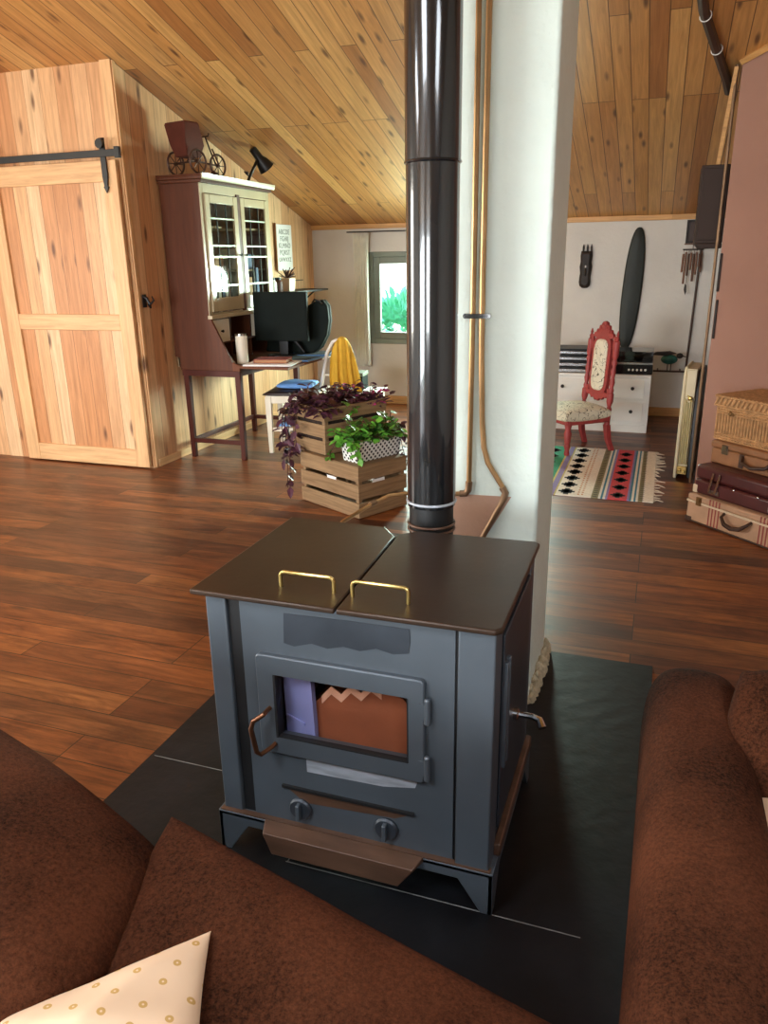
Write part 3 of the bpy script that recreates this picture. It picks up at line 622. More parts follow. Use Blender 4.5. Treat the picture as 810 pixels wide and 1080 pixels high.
for dx, dy, zend in ((-.03, .30, -.30), (-.04, .345, -.12), (.0, .37, -.28), (-.025, .22, -.02), (.03, .37, -.05)):
    tr.append([W(HC, ang, (max(dx, .02)+.03, min(dy, .3), .27)), W(HC, ang, (dx, dy, .30)), W(HC, ang, (dx-.03, dy+.01, .2)), W(HC, ang, (dx-.03, dy+.015, .07)), W(HC, ang, (dx-.028, dy+.01, (zend+.07)/2)), W(HC, ang, (dx-.03, dy+.02, zend))])
plant('trailing_plant', 'trailing dark purple plant spilling over the left side of the upper crate', 'plant', E1, 34, droop=.1, ldim=(.07, .04), mats=[M_leafp, M_wirebr], seed=4, trail=tr)
E2 = [W(HC, ang, p) for p in ((.32, .12, .25), (.4, .2, .25), (.46, .1, .25), (.36, .26, .25))]
plant('flowering_plant', 'purple leaved plant with pink flowers at the back of the upper crate', 'plant', E2, 36, droop=.05, ldim=(.06, .036), mats=[M_leafp, M_leafpk], seed=9)
E3 = [W(HC, ang, (.19, .04, .25))]
plant('seedling', 'small bright green seedling between the purple plants in the crate', 'plant', E3, 14, ldim=(.05, .038), mats=[M_leafg, M_leafdk], seed=3, spread=.7)
# dotted planter on the lower crate
PL = (-1.715, 4.205, .3305)
pt = thing('planter', 'white trough planter with black dots on the lower crate', 'planter', PL, ang)
b = MB(); w0, w1, l0, l1, hz = .125, .145, .35, .375, .125
def trough(b, w0, l0, w1, l1, z0, z1): 
    b.loft([[(-(l0)/2+.18, -w0/2+.0, z0), (l0/2+.18, -w0/2, z0), (l0/2+.18, w0/2, z0), (-l0/2+.18, w0/2, z0)], [(-l1/2+.18, -w1/2, z1), (l1/2+.18, -w1/2, z1), (l1/2+.18, w1/2, z1), (-l1/2+.18, w1/2, z1)]], cap=False)
trough(b, w0, l0, w1, l1, 0, hz); trough(b, w1-.012, l1-.012, w1, l1, hz, hz); trough(b, w0-.012, l0-.012, w1-.012, l1-.012, .01, hz); b.box((.18-l0/2, -w0/2, 0), (.18+l0/2, w0/2, .008)); b.build('trough', M_pot, pt)
B('soil', (.18-l0/2+.002, -w0/2, .02), (.18+l0/2-.002, w0/2, .105), M_soil, pt)
G = [W(PL, ang, p) for p in ((.04, 0, .11), (.1, .02, .11), (.16, -.02, .11), (.22, .02, .11), (.28, -.01, .11), (.33, .02, .11))]
tr = [[W(PL, ang, (.02, -.02, .12)), W(PL, ang, (-.02, -.06, .14)), W(PL, ang, (-.03, -.09, .08)), W(PL, ang, (-.01, -.10, .02))],
      [W(PL, ang, (.0, .02, .12)), W(PL, ang, (-.05, .06, .13)), W(PL, ang, (-.07, .10, .05)), W(PL, ang, (-.06, .12, .015))]]
plant('leafy_plant', 'bright green leafy plant growing in the dotted planter', 'plant', G, 34, ldim=(.055, .046), mats=[M_leafg, M_leafdk], seed=6, trail=tr, droop=.1)
G = [W(PL, ang, (.355, -.01, .112))]
tr = [[W(PL, ang, (.36, -.02, .12)), W(PL, ang, (.39, -.06, .16)), W(PL, ang, (.40, -.10, .08)), W(PL, ang, (.38, -.12, .0)), W(PL, ang, (.36, -.125, -.07))],
      [W(PL, ang, (.36, -.02, .12)), W(PL, ang, (.35, -.07, .14)), W(PL, ang, (.34, -.11, .05)), W(PL, ang, (.35, -.12, -.01))]]
plant('trailing_plant', 'small dark trailing plant at the right end of the dotted planter', 'plant', G, 14, ldim=(.05, .034), mats=[M_leafp, M_leafdk], seed=8, trail=tr, spread=.6)

# ------------------------------------------------------------------ bureau cabinet
bu = thing('bureau_cabinet', 'dark mahogany bureau with leaded glass hutch against the pine wall', 'cabinet', (-3.555, 5.19, 0))
# local: x out of the wall 0..., y along the wall 0...1.06
D = 1.06; HB = .335; FX = .555
side = [(.04, .79), (.0, .80), (.0, 2.06), (HB, 2.06), (HB, 1.10), (.50, .765), (.56, .745), (.56, .70), (.04, .70)]
for y in (0, D-.022):
    b = MB(); b.prism([(x, y, z) for x, z in side], (0, .022, 0)); b.build('side_panel', M_mahog, bu, bevel=.003)
B('back_panel', (.0, .022, .72), (.012, D-.022, 2.06), M_cabin, bu)
b = MB(); b.box((-.0, -.03, 2.062), (HB+.045, D+.03, 2.085)); b.box((0, -.018, 2.04), (HB+.03, D+.018, 2.063)); b.box((.0, -.03, 2.085), (HB+.045, D+.03, 2.097)); co = b.build('cornice', M_mahog, bu, bevel=.004)
b = MB(); b.prism([(HB+.045, -.031, 2.06), (HB+.047, -.031, 2.098), (HB+.06, -.031, 2.098), (HB+.05, -.031, 2.064)], (0, D+.062, 0)); b.build('front_moulding', M_sage, co)
b = MB(); b.box((.012, .022, 1.10), (HB, D-.022, 1.12)); b.build('hutch_floor', M_mahog, bu)
for z in (1.42, 1.74): B('shelf', (.012, .022, z), (HB-.05, D-.022, z+.014), M_cabin, bu)
B('desk_surface', (.02, .022, .715), (FX, D-.022, .742), M_mahog, bu)
B('writing_flap', (FX+.005, .0, .722), (.965, D, .742), M_mahog, bu, bevel=.003)
B('apron', (.05, .0, .655), (FX, .02, .70), M_maholeg, bu); B('apron', (.05, D-.02, .655), (FX, D, .70), M_maholeg, bu); B('apron', (FX-.02, .02, .66), (FX, D-.02, .715), M_maholeg, bu)
# hutch front: face frame, doors
b = MB(); b.box((HB-.006, 0, 1.10), (HB+.004, .04, 2.04)); b.box((HB-.006, D-.04, 1.10), (HB+.004, D, 2.04)); b.box((HB-.006, .04, 1.975), (HB+.004, D-.04, 2.04)); b.box((HB-.006, .04, 1.10), (HB+.004, D-.04, 1.13)); b.build('face_frame', M_sage, bu, bevel=.002)
B('hutch_sill', (HB-.01, -.01, 1.085), (HB+.03, D+.01, 1.112), M_sage, bu, bevel=.004)
B('middle_post', (HB-.006, .505, 1.12), (HB+.014, .555, 1.99), M_mahog, bu, bevel=.003)
for y0, y1, hinge in ((.04, .507, 0), (.553, 1.02, 1)):
    b = MB(); f = .062; za, zb = 1.135, 1.97; xa, xb = HB+.0, HB+.018
    for a, c in (((y0, za), (y0+f, zb)), ((y1-f, za), (y1, zb)), ((y0+f, za), (y1-f, za+.10)), ((y0+f, zb-f), (y1-f, zb))): b.box((xa, a[0], a[1]), (xb, c[0], c[1]))
    dr = b.build('glazed_door', M_sage, bu, bevel=.004)
    g0, g1, gz0, gz1 = y0+f, y1-f, za+.10, zb-f
    B('glass', (xa+.006, g0-.004, gz0-.004), (xa+.009, g1+.004, gz1+.004), M_cabglass, dr)
    H = gz1-gz0
    for q in (.13, .44, .56, .845): B('lead_bar', (xa+.003, g0, gz0+H*q-.005), (xa+.014, g1, gz0+H*q+.005), M_lead, dr)
    for q in (.28, .68): yb_ = g0+(g1-g0)*q; B('lead_bar', (xa+.004, yb_-.0055, gz0-.0), (xa+.0125, yb_+.0055, gz1), M_leadd, dr)
    yk = y1-.02 if not hinge else y0+.02
    b = MB(); b.lathe([(.005, 0), (.005, .014), (.011, .018), (.011, .026), (.004, .03)], (xb, yk, 1.545), (1, 0, 0), 12); b.build('knob', M_black, dr)
# small drawers in the desk recess
for y0 in (.03, .70):
    B('drawer', (HB-.04, y0, .90), (HB-.005, y0+.26, 1.075), M_creamw, bu, bevel=.003)
    dk = [o for o in bpy.data.objects if o.name.startswith('drawer')][-1]
    b = MB(); b.lathe([(.005, 0), (.012, .02), (.004, .026)], (HB-.005, y0+.13, .985), (1, 0, 0), 12); b.build('knob', M_black, dk)
B('pigeonhole_shelf', (.02, .025, .885), (HB-.03, D-.025, .897), M_mahog, bu)
B('pigeonhole_divider', (.02, .36, .745), (HB-.04, .372, 1.10), M_mahog, bu); B('pigeonhole_divider', (.02, .68, .745), (HB-.04, .692, 1.10), M_mahog, bu)
for x, y in ((FX-.045, .002), (.055, .002), (FX-.045, D-.05), (.055, D-.05)):
    b = MB(); t_ = .046; b.loft([[(x+t_*.1, y+t_*.1, 0), (x+t_*.9, y+t_*.1, 0), (x+t_*.9, y+t_*.9, 0), (x+t_*.1, y+t_*.9, 0)], [(x, y, .70), (x+t_, y, .70), (x+t_, y+t_, .70), (x, y+t_, .70)]]); b.build('leg', M_maholeg, bu, bevel=.003)
B('stretcher', (.08, .012, .12), (FX-.03, .038, .155), M_maholeg, bu, bevel=.003); B('stretcher', (.08, D-.045, .12), (FX-.03, D-.015, .155), M_maholeg, bu, bevel=.003)
B('stretcher', (.065, .03, .12), (.09, D-.03, .155), M_maholeg, bu, bevel=.003)

# books behind the leaded glass
BX, BY = -3.555, 5.19
def book(y, th, h, d, mt, label, z=1.121, group=None, lean=0):
    t = thing('book', label, 'book', (BX+.30, BY+y, z), 0, group)
    b = MB(); b.box((-d, -th/2, 0), (0, -th/2+.003, h)); b.box((-d, th/2-.003, 0), (0, th/2, h)); b.box((-.004, -th/2, 0), (0, th/2, h)); b.build('cover', mt, t, bevel=.001)
    B('pages', (-d+.006, -th/2+.003, .004), (-.004, th/2-.003, h-.004), M_paper, t)
    return t
gw = 'white books behind the leaded glass'
for y, th, h, mt, la, g in ((.10, .03, .25, M_bookred, 'red book at the left end of the hutch bottom shelf', None), (.145, .028, .24, M_bookred, 'second red book from the left on the hutch bottom shelf', None),
        (.185, .03, .22, M_bookbl, 'black book beside the red books on the hutch bottom shelf', None), (.24, .045, .27, M_paper, 'white spined book behind the leaded glass on the bottom shelf', gw), (.295, .04, .25, M_bookblue, 'blue book in the left half of the hutch bottom shelf', None),
        (.345, .04, .28, M_paper, 'white spined book behind the leaded glass on the bottom shelf', gw), (.40, .04, .26, M_paper, 'white spined book behind the leaded glass on the bottom shelf', gw), (.62, .045, .27, M_paper, 'white spined book behind the leaded glass on the bottom shelf', gw),
        (.675, .04, .26, M_paper, 'white spined book behind the leaded glass on the bottom shelf', gw), (.74, .05, .2, M_booktan, 'tan book in the right half of the hutch bottom shelf', None), (.80, .04, .24, M_bookbl, 'black book in the right half of the hutch bottom shelf', None), (.86, .04, .26, M_bookblue, 'blue book at the right end of the hutch bottom shelf', None)):
    book(y, th, h*1.25 if h < .27 else h, .16, mt, la, group=g)
for y, w_, h, mt, la in ((.14, .10, .14, M_paper, 'white box on the left of the hutch middle shelf'), (.33, .12, .10, M_booktan, 'tan box on the hutch middle shelf behind left door'), (.66, .10, .16, M_paper, 'white box on the hutch middle shelf behind right door'), (.84, .11, .12, M_bookblue, 'blue box at the right end of the hutch middle shelf')):
    t = thing('storage_box', la, 'box', (BX+.22, BY+y, 1.4345)); B('box_body', (-.10, -w_/2, 0), (.04, w_/2, h*.75), mt, t, bevel=.003); B('lid', (-.103, -w_/2-.003, h*.75), (.043, w_/2+.003, h), mt, t, bevel=.003)

# things on the writing flap
t = thing('canister', 'white canister standing on the bureau desk', 'canister', (-3.06, 5.36, .743))
MB().lathe([(.043, 0), (.045, .004), (.046, .205), (.043, .21)], n=28).build('body', M_creamw, t); MB().lathe([(.047, .2101), (.047, .225), (.02, .23)], n=28).build('lid', M_chrome, t)
b = MB(); b.loft([[(-.06, -.05, 0), (.06, -.05, 0), (.06, .05, 0), (-.06, .05, 0)], [(-.004, -.004, .085), (.004, -.004, .085), (.004, .004, .085), (-.004, .004, .085)]]); tag(place(b.build('paper_pyramid', M_ivory, bevel=.002), (-3.16, 5.30, .7425), .5), 'small cream pyramid on the bureau beside the canister', 'ornament')
t = thing('book', 'thick brown book lying on white papers on the bureau flap', 'book', (-2.80, 5.37, .757), .2)
b = MB(); b.box((-.13, -.09, 0), (.13, .09, .004)); b.box((-.13, -.09, .026), (.13, .09, .03)); b.box((-.13, -.09, 0), (-.126, .09, .03)); b.build('cover', M_bookred, t); B('pages', (-.126, -.086, .004), (.126, .086, .026), M_booktan, t)
for i, (x, y, z, w_, l_, rz, mt, la) in enumerate(((-2.80, 5.36, .7425, .19, .15, .15, M_paper, 'white folder under the brown book on the bureau flap'), (-2.77, 5.68, .7425, .2, .13, -.1, M_bluep, 'blue framed tablet lying on the bureau flap behind the brown book'), (-2.76, 6.02, .7425, .17, .15, .3, M_bluep, 'blue framed board at the far end of the bureau flap'))):
    t = thing('document_folder', la, 'folder', (x, y, z), rz); b = MB(); b.box((-w_, -l_, 0), (w_, l_, .012))
    b.build('cover', mt, t, bevel=.003); B('sheet', (-w_+.02, -l_+.02, .0121), (w_-.02, l_-.02, .0135), M_paper if i == 0 else M_bookbl, t)
t = thing('desk_phone', 'dark handset with pale edge leaning behind the papers on the bureau', 'phone', (-2.80, 5.95, .76), .4)
b = MB(); b.bar((0, 0, 0), (-.09, 0, .12), .05, .025); b.build('handset', M_black, t, bevel=.008); b = MB(); b.bar((-.03, -.014, .03), (-.09, -.014, .11), .008, .004); b.build('edge_strip', M_chrome, t)
# monitor and black case
t = thing('computer_monitor', 'large dark rectangular screen turned edgewise on the bureau', 'monitor', (-2.945, 5.83, .743), math.radians(3))
MB().box((-.235, -.022, .125), (.235, .022, .515)).build('screen_back', M_dkgreen, t, bevel=.006)
MB().box((-.225, -.026, .135), (.225, -.0221, .505)).build('screen', M_dkgreen, t, bevel=.002)
b = MB(); b.box((-.04, .0225, .0), (.04, .045, .3)); b.box((-.12, -.05, .0), (.12, .09, .014)); b.build('stand', M_black, t, bevel=.004)
t = thing('instrument_case', 'black rounded case standing on the bureau behind the screen', 'case', (0, 0, 0))
pts = [(-3.19, .76), (-3.16, .90), (-2.87, 1.16), (-2.80, 1.13), (-2.70, 1.18), (-2.645, 1.19), (-2.605, 1.14), (-2.595, 1.02), (-2.62, .90), (-2.68, .80), (-2.74, .755), (-2.9, .745)]
b = MB(); b.prism([(x, 5.99, z) for x, z in pts], (0, .045, 0)); b.build('shell_half', M_dkgreen, t, bevel=.012, seg=3)
b = MB(); b.prism([(x, 6.036, z) for x, z in pts], (0, .045, 0)); b.build('shell_half', M_dkgreen, t, bevel=.012, seg=3)
b = MB(); b.tube([(-2.64, 5.985, 1.15), (-2.66, 5.96, 1.18), (-2.70, 5.96, 1.19), (-2.73, 5.985, 1.165)], .008); b.build('carry_handle', M_black, t)

# on top of the bureau: model rickshaw and lamp
h = V((.25, .968, 0)); q = V((-.968, .25, 0)); o_ = V((-3.335, 5.34, 2.0975))
t = thing('model_rickshaw', 'small antique pedal rickshaw with brown tub on top of the bureau', 'ornament', o_)
def LP(a, s, z): return h*a+q*s+V((0, 0, z))
def wheel(a, s, r, nm='wheel'):
    b = MB(); c = LP(a, s, r); b.ring(c, q, r-.008, .008, n=28, k=6); b.lathe([(.012, -.012), (.012, .012)], c, q, 10)
    for i in range(8):
        an = PI*i/4; d = h*math.cos(an)+V((0, 0, math.sin(an))); b.tube([c, c+d*(r-.008)], .0035, n=5)
    b.build(nm, M_wirebr, t)
wheel(-.07, .115, .085); wheel(-.07, -.115, .085); wheel(.22, -.02, .085)
b = MB(); b.loft([[LP(x*.7-.06, y*.75, .12) for x, y in ((-.08, -.08), (.1, -.08), (.1, .08), (-.08, .08))], [LP(x-.06, y, .2) for x, y in ((-.085, -.08), (.1, -.08), (.1, .08), (-.085, .08))], [LP(x-.07, y, .33) for x, y in ((-.09, -.105), (.05, -.105), (.05, .105), (-.09, .105))], [LP(x-.07, y, .345) for x, y in ((-.085, -.10), (.04, -.10), (.04, .10), (-.085, .10))]])
b.build('tub', M_tub, t, bevel=.006)
b = MB(); b.tube([LP(-.07, -.1, .088), LP(-.07, .1, .088)], .006); b.tube([LP(-.07, 0, .088), LP(-.04, 0, .125), LP(.06, 0, .10), LP(.22, -.02, .085)], .006); b.tube([LP(-.07, -.06, .09), LP(-.08, -.06, .13)], .005); b.tube([LP(-.07, .06, .09), LP(-.08, .06, .13)], .005)
b.tube([LP(.06, 0, .10), LP(.08, 0, .2)], .006); b.build('frame', M_wirebr, t)
b = MB(); b.tube([LP(.22, -.005, .085), LP(.18, .012, .2), LP(.13, 0, .28)], .006); b.tube([LP(.22, -.035, .085), LP(.18, -.012, .2)], .006); b.tube([LP(.09, -.08, .285), LP(.115, -.05, .275), LP(.115, .05, .275), LP(.09, .08, .285)], .005); b.build('handlebar', M_wirebr, t)
b = MB(); b.lathe([(.02, 0), (.024, .01), (.01, .02)], LP(.08, 0, .2), (0, 0, 1), 10); b.build('saddle', M_tub, t)
b = MB(); b.tube([LP(.19, 0, .05), LP(.215, 0, .035)], .004); b.box((LP(.2, 0, .025)-V((.02, .02, 0))), (LP(.2, 0, .04)+V((.02, .02, 0)))); b.build('pedal', M_wirebr, t)
t = thing('desk_lamp', 'black jointed spot lamp clipped on top of the bureau', 'lamp', (-3.27, 6.02, 2.0975))
b = MB(); b.lathe([(.055, 0), (.055, .012), (.02, .02)], n=20); b.build('base', M_black, t)
b = MB(); b.tube([(0, 0, .015), (.0, .03, .05), (.02, .06, .11), (.035, .10, .17), (.04, .14, .185)], .012); b.build('arm', M_black, t); b = MB(); b.ball((.0, -.01, .075), .014); b.tube([(0, .03, .05), (-.01, -.03, .085)], .006); b.build('clamp_knob', M_black, t)
ax = V((.35, .55, -.75)).normalized(); b = MB(); b.lathe([(.028, -.09), (.032, -.085), (.033, 0), (.05, .03), (.068, .10), (.066, .10), (.046, .032), (.02, .01)], (.04, .14, .20), ax, 24, cap=False); b.lathe([(.02, -.092), (.028, -.09)], (.04, .14, .20), ax, 24); sh = b.build('shade', M_black, t)
MB().ball(V((.04, .14, .20))+ax*.075, .04).build('bulb', M_paper, sh)

# alphabet print on the pine wall
t = thing('alphabet_print', 'white print with rows of grey letters on the pine wall', 'picture', (-3.56, 7.02, 1.405))
B('board', (.0, 0, 0), (.012, .33, .425), M_paper, t, bevel=.002)
B('frame_edge', (.0, -.012, -.008), (.014, .0, .433), M_booktan, t)
M_ink = mat('grey_ink', '#6f746a', .8, var=.05)
def text(body, name, loc, size, rot, mt, parent, ext=.0006):
    cu = bpy.data.curves.new(name, 'FONT'); cu.body = body; cu.size = size; cu.align_x = 'CENTER'; cu.extrude = ext; cu.space_character = 1.15
    cu.materials.append(mt); o_t = bpy.data.objects.new(name+'_curve', cu); me = bpy.data.meshes.new_from_object(o_t); bpy.data.objects.remove(o_t)
    me.materials.clear(); me.materials.append(mt); o = bpy.data.objects.new(name, me); C.objects.link(o); o.location = loc; o.rotation_euler = rot; o.parent = parent; return o
for i, s in enumerate(('ABCDE', 'FGHIJ', 'KLMNO', 'PQRST', 'UVWXYZ')): text(s, 'letters', (.0126, .165, .335-.063*i), .066 if i < 4 else .056, (PI/2, 0, PI/2), M_ink, t)
# wall shelf with pot
t = thing('wall_shelf', 'thin dark shelf on the pine wall below the alphabet print', 'shelf', (-3.572, 6.5, 1.20))
B('board', (0, 0, 0), (.27, 1.15, .018), M_black, t, bevel=.002)
b = MB(); b.tube([(.0, .95, -.2), (.05, .95, -.12), (.2, .95, -.002)], .008); b.tube([(.0, .25, -.2), (.2, .25, -.002)], .008); b.build('bracket', M_black, t)
B('rear_rail', (.0, .55, .10), (.012, 1.1, .108), M_black, t)
t = thing('flower_pot', 'cream square pot of dry twigs on the wall shelf', 'pot', (-3.40, 6.90, 1.2185))
b = MB(); b.loft([[(-.05, -.055, 0), (.05, -.055, 0), (.05, .055, 0), (-.05, .055, 0)], [(-.058, -.065, .12), (.058, -.065, .12), (.058, .065, .12), (-.058, .065, .12)]]); b.build('pot', M_creamw, t, bevel=.004)
b = MB(); rn = random.Random(5)
for i in range(26):
    d = V((rn.gauss(0, .5), rn.gauss(0, .7), 1)).normalized(); b.tube([(0, 0, .11), d*.06+V((0, 0, .1)), d*rn.uniform(.1, .16)+V((0, 0, .08))], .004, n=5)
b.build('twigs', M_stem, t)
for y, mt, la in ((6.62, M_paper, 'white jar at the left end of the wall shelf'), (6.74, M_stem, 'dark jar on the wall shelf beside the cream pot')):
    t = thing('jar', la, 'jar', (-3.42, y, 1.2185)); MB().lathe([(.04, 0), (.045, .01), (.045, .09), (.03, .11)], n=18).build('body', mt, t); MB().lathe([(.034, .1101), (.034, .13)], n=18).build('lid', M_black, t)

# stool and white chair with yellow towel
t = thing('stool', 'white stool with dark brown seat beside the crates', 'stool', (-2.93, 5.50, 0), math.radians(12))
for x, y in ((0, 0), (.36, 0), (0, .36), (.36, .36)):
    b = MB(); b.loft([[(x-.016, y-.016, 0), (x+.016, y-.016, 0), (x+.016, y+.016, 0), (x-.016, y+.016, 0)], [(x-.026, y-.026, .46), (x+.026, y-.026, .46), (x+.026, y+.026, .46), (x-.026, y+.026, .46)]]); b.build('leg', M_creamw, t, bevel=.003)
b = MB(); b.box((-.02, -.02, .41), (.38, .38, .47)); b.build('apron', M_creamw, t, bevel=.003)
b = MB(); b.pillow([(-.04, .40, .482), (.40, .40, .482), (.40, -.04, .482), (-.04, -.04, .482)], .028, (0, 0, 1), pw=.3); b.build('seat', M_seatbr, t)
b = MB()
for y in (0, .36): b.box((.01, y-.01, .18), (.35, y+.01, .21))
b.build('stretcher', M_creamw, t)
t2 = MB().pillow([(-.15, .12, 0), (.15, .12, 0), (.15, -.12, 0), (-.15, -.12, 0)], .03, (0, 0, 1), pw=.25, wob=.1).build('folded_cloth', M_blue); place(t2, (-2.77, 5.72, .535), .2); tag(t2, 'folded pale blue cloth on the dark stool seat', 'cloth')
t2 = MB().box((-.12, -.05, 0), (.12, .05, .02)).build('storage_tray', M_blue, bevel=.004); place(t2, (-2.78, 5.62, .2105), .2); tag(t2, 'blue tray resting on the stool stretchers', 'tray')
t = thing('folding_chair', 'white slender chair behind the crates with yellow towel on its back', 'chair', (-2.46, 5.88, 0), math.radians(25))
b = MB(); b.tube([(-.20, -.02, 0), (-.17, 0, .45), (-.10, .02, .78), (-.05, .025, .865), (0, .025, .88), (.05, .025, .865), (.10, .02, .78), (.17, 0, .45), (.20, -.02, 0)], .014); b.build('back_frame', M_white, t)
b = MB(); b.box((-.18, -.02, .43), (.18, .38, .455)); b.build('seat', M_white, t, bevel=.008)
for x in (-.17, .17): MB().tube([(x, .36, .43), (x*1.1, .40, 0)], .014).build('leg', M_white, t)
b = MB(); b.tube([(-.145, .01, .6), (.145, .01, .6)], .009); b.build('back_rail', M_white, t)
b = MB(); rings = []
for i in range(33):
    s = i/32; u = 2*s-1; f = .010*math.sin(s*23)+.006*math.sin(s*41)
    xt = .088*u+.025; top = .905-.115*abs(u)**2.2
    rings.append([(xt*1.45+.01, -.06+f, .46), (xt*1.35, -.045+f, .6), (xt*1.15, -.03+f*.7, top-.09), (xt, -.012, top-.012), (xt*.98, .022, top), (xt, .055, top-.02), (xt*1.15, .065-f*.6, .72), (xt*1.25, .07-f, .62)])
b.loft(rings, closed=False, cap=False); tw = b.build('towel', M_yellow); sd = tw.modifiers.new('Solidify', 'SOLIDIFY'); sd.thickness = .006; place(tw, (-2.46, 5.88, 0), math.radians(25)); tag(tw, 'mustard yellow towel draped over the white chair back', 'towel')
# low white stand with dark box by the back wall
t = thing('low_stand', 'low white stand near the back wall under the window', 'stand', (-2.64, 6.95, 0))
B('top', (-.22, -.16, .28), (.16, .16, .305), M_white, t, bevel=.004)
for x in (-.18, .12):
    for y in (-.13, .13): B('leg', (x-.016, y-.016, 0), (x+.016, y+.016, .28), M_white, t)
t = thing('storage_box', 'dark grey-green lidded box on the low white stand', 'box', (-2.76, 6.95, .3055), .1)
B('box_body', (-.11, -.10, 0), (.11, .10, .13), M_dkgreen, t, bevel=.004); B('lid', (-.115, -.105, .13), (.115, .105, .165), M_winframe, t, bevel=.004)

# curtain
t = thing('curtain', 'gathered cream curtain hanging left of the window', 'curtain', (-3.0, 7.83, 0))
rings = []
for j in range(14):
    z = .40+(1.755-.40)*j/13; wdt = .085-.012*math.sin(j*.24)
    rings.append([(-wdt+2*wdt*i/60, .022*math.sin(i*.95+.3*math.sin(j*.4)), z) for i in range(61)])
b = MB(); b.loft(rings, closed=False, cap=False); c_ = b.build('drape', M_curtain, t); sd = c_.modifiers.new('Solidify', 'SOLIDIFY'); sd.thickness = .004
b = MB(); b.tube([(-.15, .0, 1.765), (.95, .0, 1.765)], .006); b.build('rod', M_black, t)

# ------------------------------------------------------------------ far right corner
# chest
t = thing('chest_of_drawers', 'low white chest with louvred drawers and dark knobs', 'chest', (-.955, 7.05, 0))
B('carcass', (.012, .012, .05), (.898, .53, .485), M_white, t, bevel=.003); B('top', (0, -.012, .486), (.91, .54, .508), M_white, t, bevel=.004); B('plinth', (.0, -.002, 0), (.91, .52, .07), M_white, t, bevel=.003)
B('side_panel', (.895, 0, .07), (.91, .53, .486), M_white, t); B('side_panel', (0, 0, .07), (.015, .53, .486), M_white, t)
for z0, z1 in ((.085, .275), (.287, .478)):
    b = MB(); b.box((.02, 0, z0), (.89, .011, z1)); n = 6
    for i in range(n):
        z = z0+.02+(z1-z0-.035)*i/n; b.prism([(.05, 0, z), (.05, -.020, z+.001), (.05, -.018, z+.005), (.05, 0, z+.027)], (.81, 0, 0))
    dr = b.build('drawer', M_white, t)
    for x in (.165, .765): MB().lathe([(.007, 0), (.007, .012), (.016, .02), (.014, .03), (.005, .033)], (x, -.004, (z0+z1)/2+.01), (0, -1, 0), 12).build('knob', M_mask, dr)
# record player with smoked lid
t = thing('stereo', 'black turntable stereo with smoked lid on the right of the white chest', 'stereo', (-.425, 7.06, .5085))
B('cabinet', (0, .02, .0), (.385, .38, .095), M_black, t, bevel=.004); B('front_panel', (.003, .0, .004), (.382, .02, .086), M_blackgl, t, bevel=.002); B('trim_strip', (0, -.002, .0865), (.385, .012, .104), M_chrome, t, bevel=.002)
for i in range(5): MB().lathe([(.010, 0), (.009, .014)], (.19+.034*i, .0, .042), (0, -1, 0), 14).build('control_knob', M_white, t)
for i in range(3): B('switch', (.02+.02*i, -.004, .03), (.032+.02*i, .0, .04), M_chrome, t)
B('platter_deck', (.01, .03, .0955), (.375, .37, .11), M_blackgl, t); MB().lathe([(.14, .111), (.14, .122)], (.16, .2, 0), n=32).build('platter', M_black, t)
b = MB()
for a, c in (((.004, .026, .112), (.381, .03, .19)), ((.004, .37, .112), (.381, .374, .19)), ((.004, .03, .112), (.008, .37, .19)), ((.377, .03, .112), (.381, .37, .19)), ((.004, .026, .19), (.381, .374, .194))): b.box(a, c)
b.build('dust_cover', M_smoke, t)
for i, (h_, la) in enumerate(((.045, 'bottom'), (.045, 'second'), (.045, 'third'), (.045, 'top'))):
    t = thing('audio_unit', '%s slim silver and black unit in the stack at left on the white chest' % la, 'audio unit', (-.92, 7.08, .5085+.052*i), 0)
    B('case', (0, .012, .004), (.34, .34, .05), M_black, t, bevel=.002); B('front_panel', (0, 0, .006), (.34, .011, .030), M_chrome, t, bevel=.002); B('display', (.02, .003, .032), (.32, .0115, .048), M_blackgl, t)
# carved chair
f2 = V((-.762, -.648)); ch_rot = math.atan2(f2.y, f2.x)+PI/2   # local -y is the way it faces
t = thing('carved_chair', 'dusky red carved high-back chair with cream patterned upholstery', 'chair', (-.60, 6.275, 0), ch_rot)
# local: x to its left when facing it, seat from y=-.19 (front) to +.19 (rear)
for sx_ in (-1, 1):
    x = .175*sx_
    MB().lathe([(.016, .0), (.022, .02), (.017, .05), (.026, .08), (.019, .095), (.024, .12), (.03, .18), (.02, .21), (.028, .24), (.028, .29)], (x, -.17, 0), n=14).build('leg', M_redw, t)
    b = MB(); b.loft([[(x*1.05+a*.018, .25+c*.018, .0) for a, c in ((-1, -1), (1, -1), (1, 1), (-1, 1))], [(x+a*.02, .21+c*.02, .10) for a, c in ((-1, -1), (1, -1), (1, 1), (-1, 1))], [(x+a*.022, .19+c*.022, .22) for a, c in ((-1, -1), (1, -1), (1, 1), (-1, 1))]]); b.build('leg', M_redw, t, bevel=.003)
    pf = [(.022, .2), (.022, .30), (.016, .31), (.024, .34), (.014, .36), (.026, .40), (.026, .46), (.018, .47), (.022, .49), (.014, .51), (.022, .55), (.014, .59), (.021, .63), (.014, .67), (.022, .71), (.015, .73), (.024, .75), (.024, .86), (.012, .87), (.018, .885), (.008, .905), (.012, .915), (.003, .945)]
    MB().lathe(pf, (x*.95, .185, 0), V((0, .06, 1)), 12).build('back_post', M_redw, t)
b = MB(); b.box((-.20, -.20, .245), (.20, .205, .295)); b.build('seat_frame', M_redw, t, bevel=.008)
b = MB(); b.pillow([(-.21, .20, .315), (.21, .20, .315), (.22, -.22, .315), (-.22, -.22, .315)], .065, (0, 0, 1), pw=.2, pinch=.01); b.build('seat_cushion', M_fabric, t)
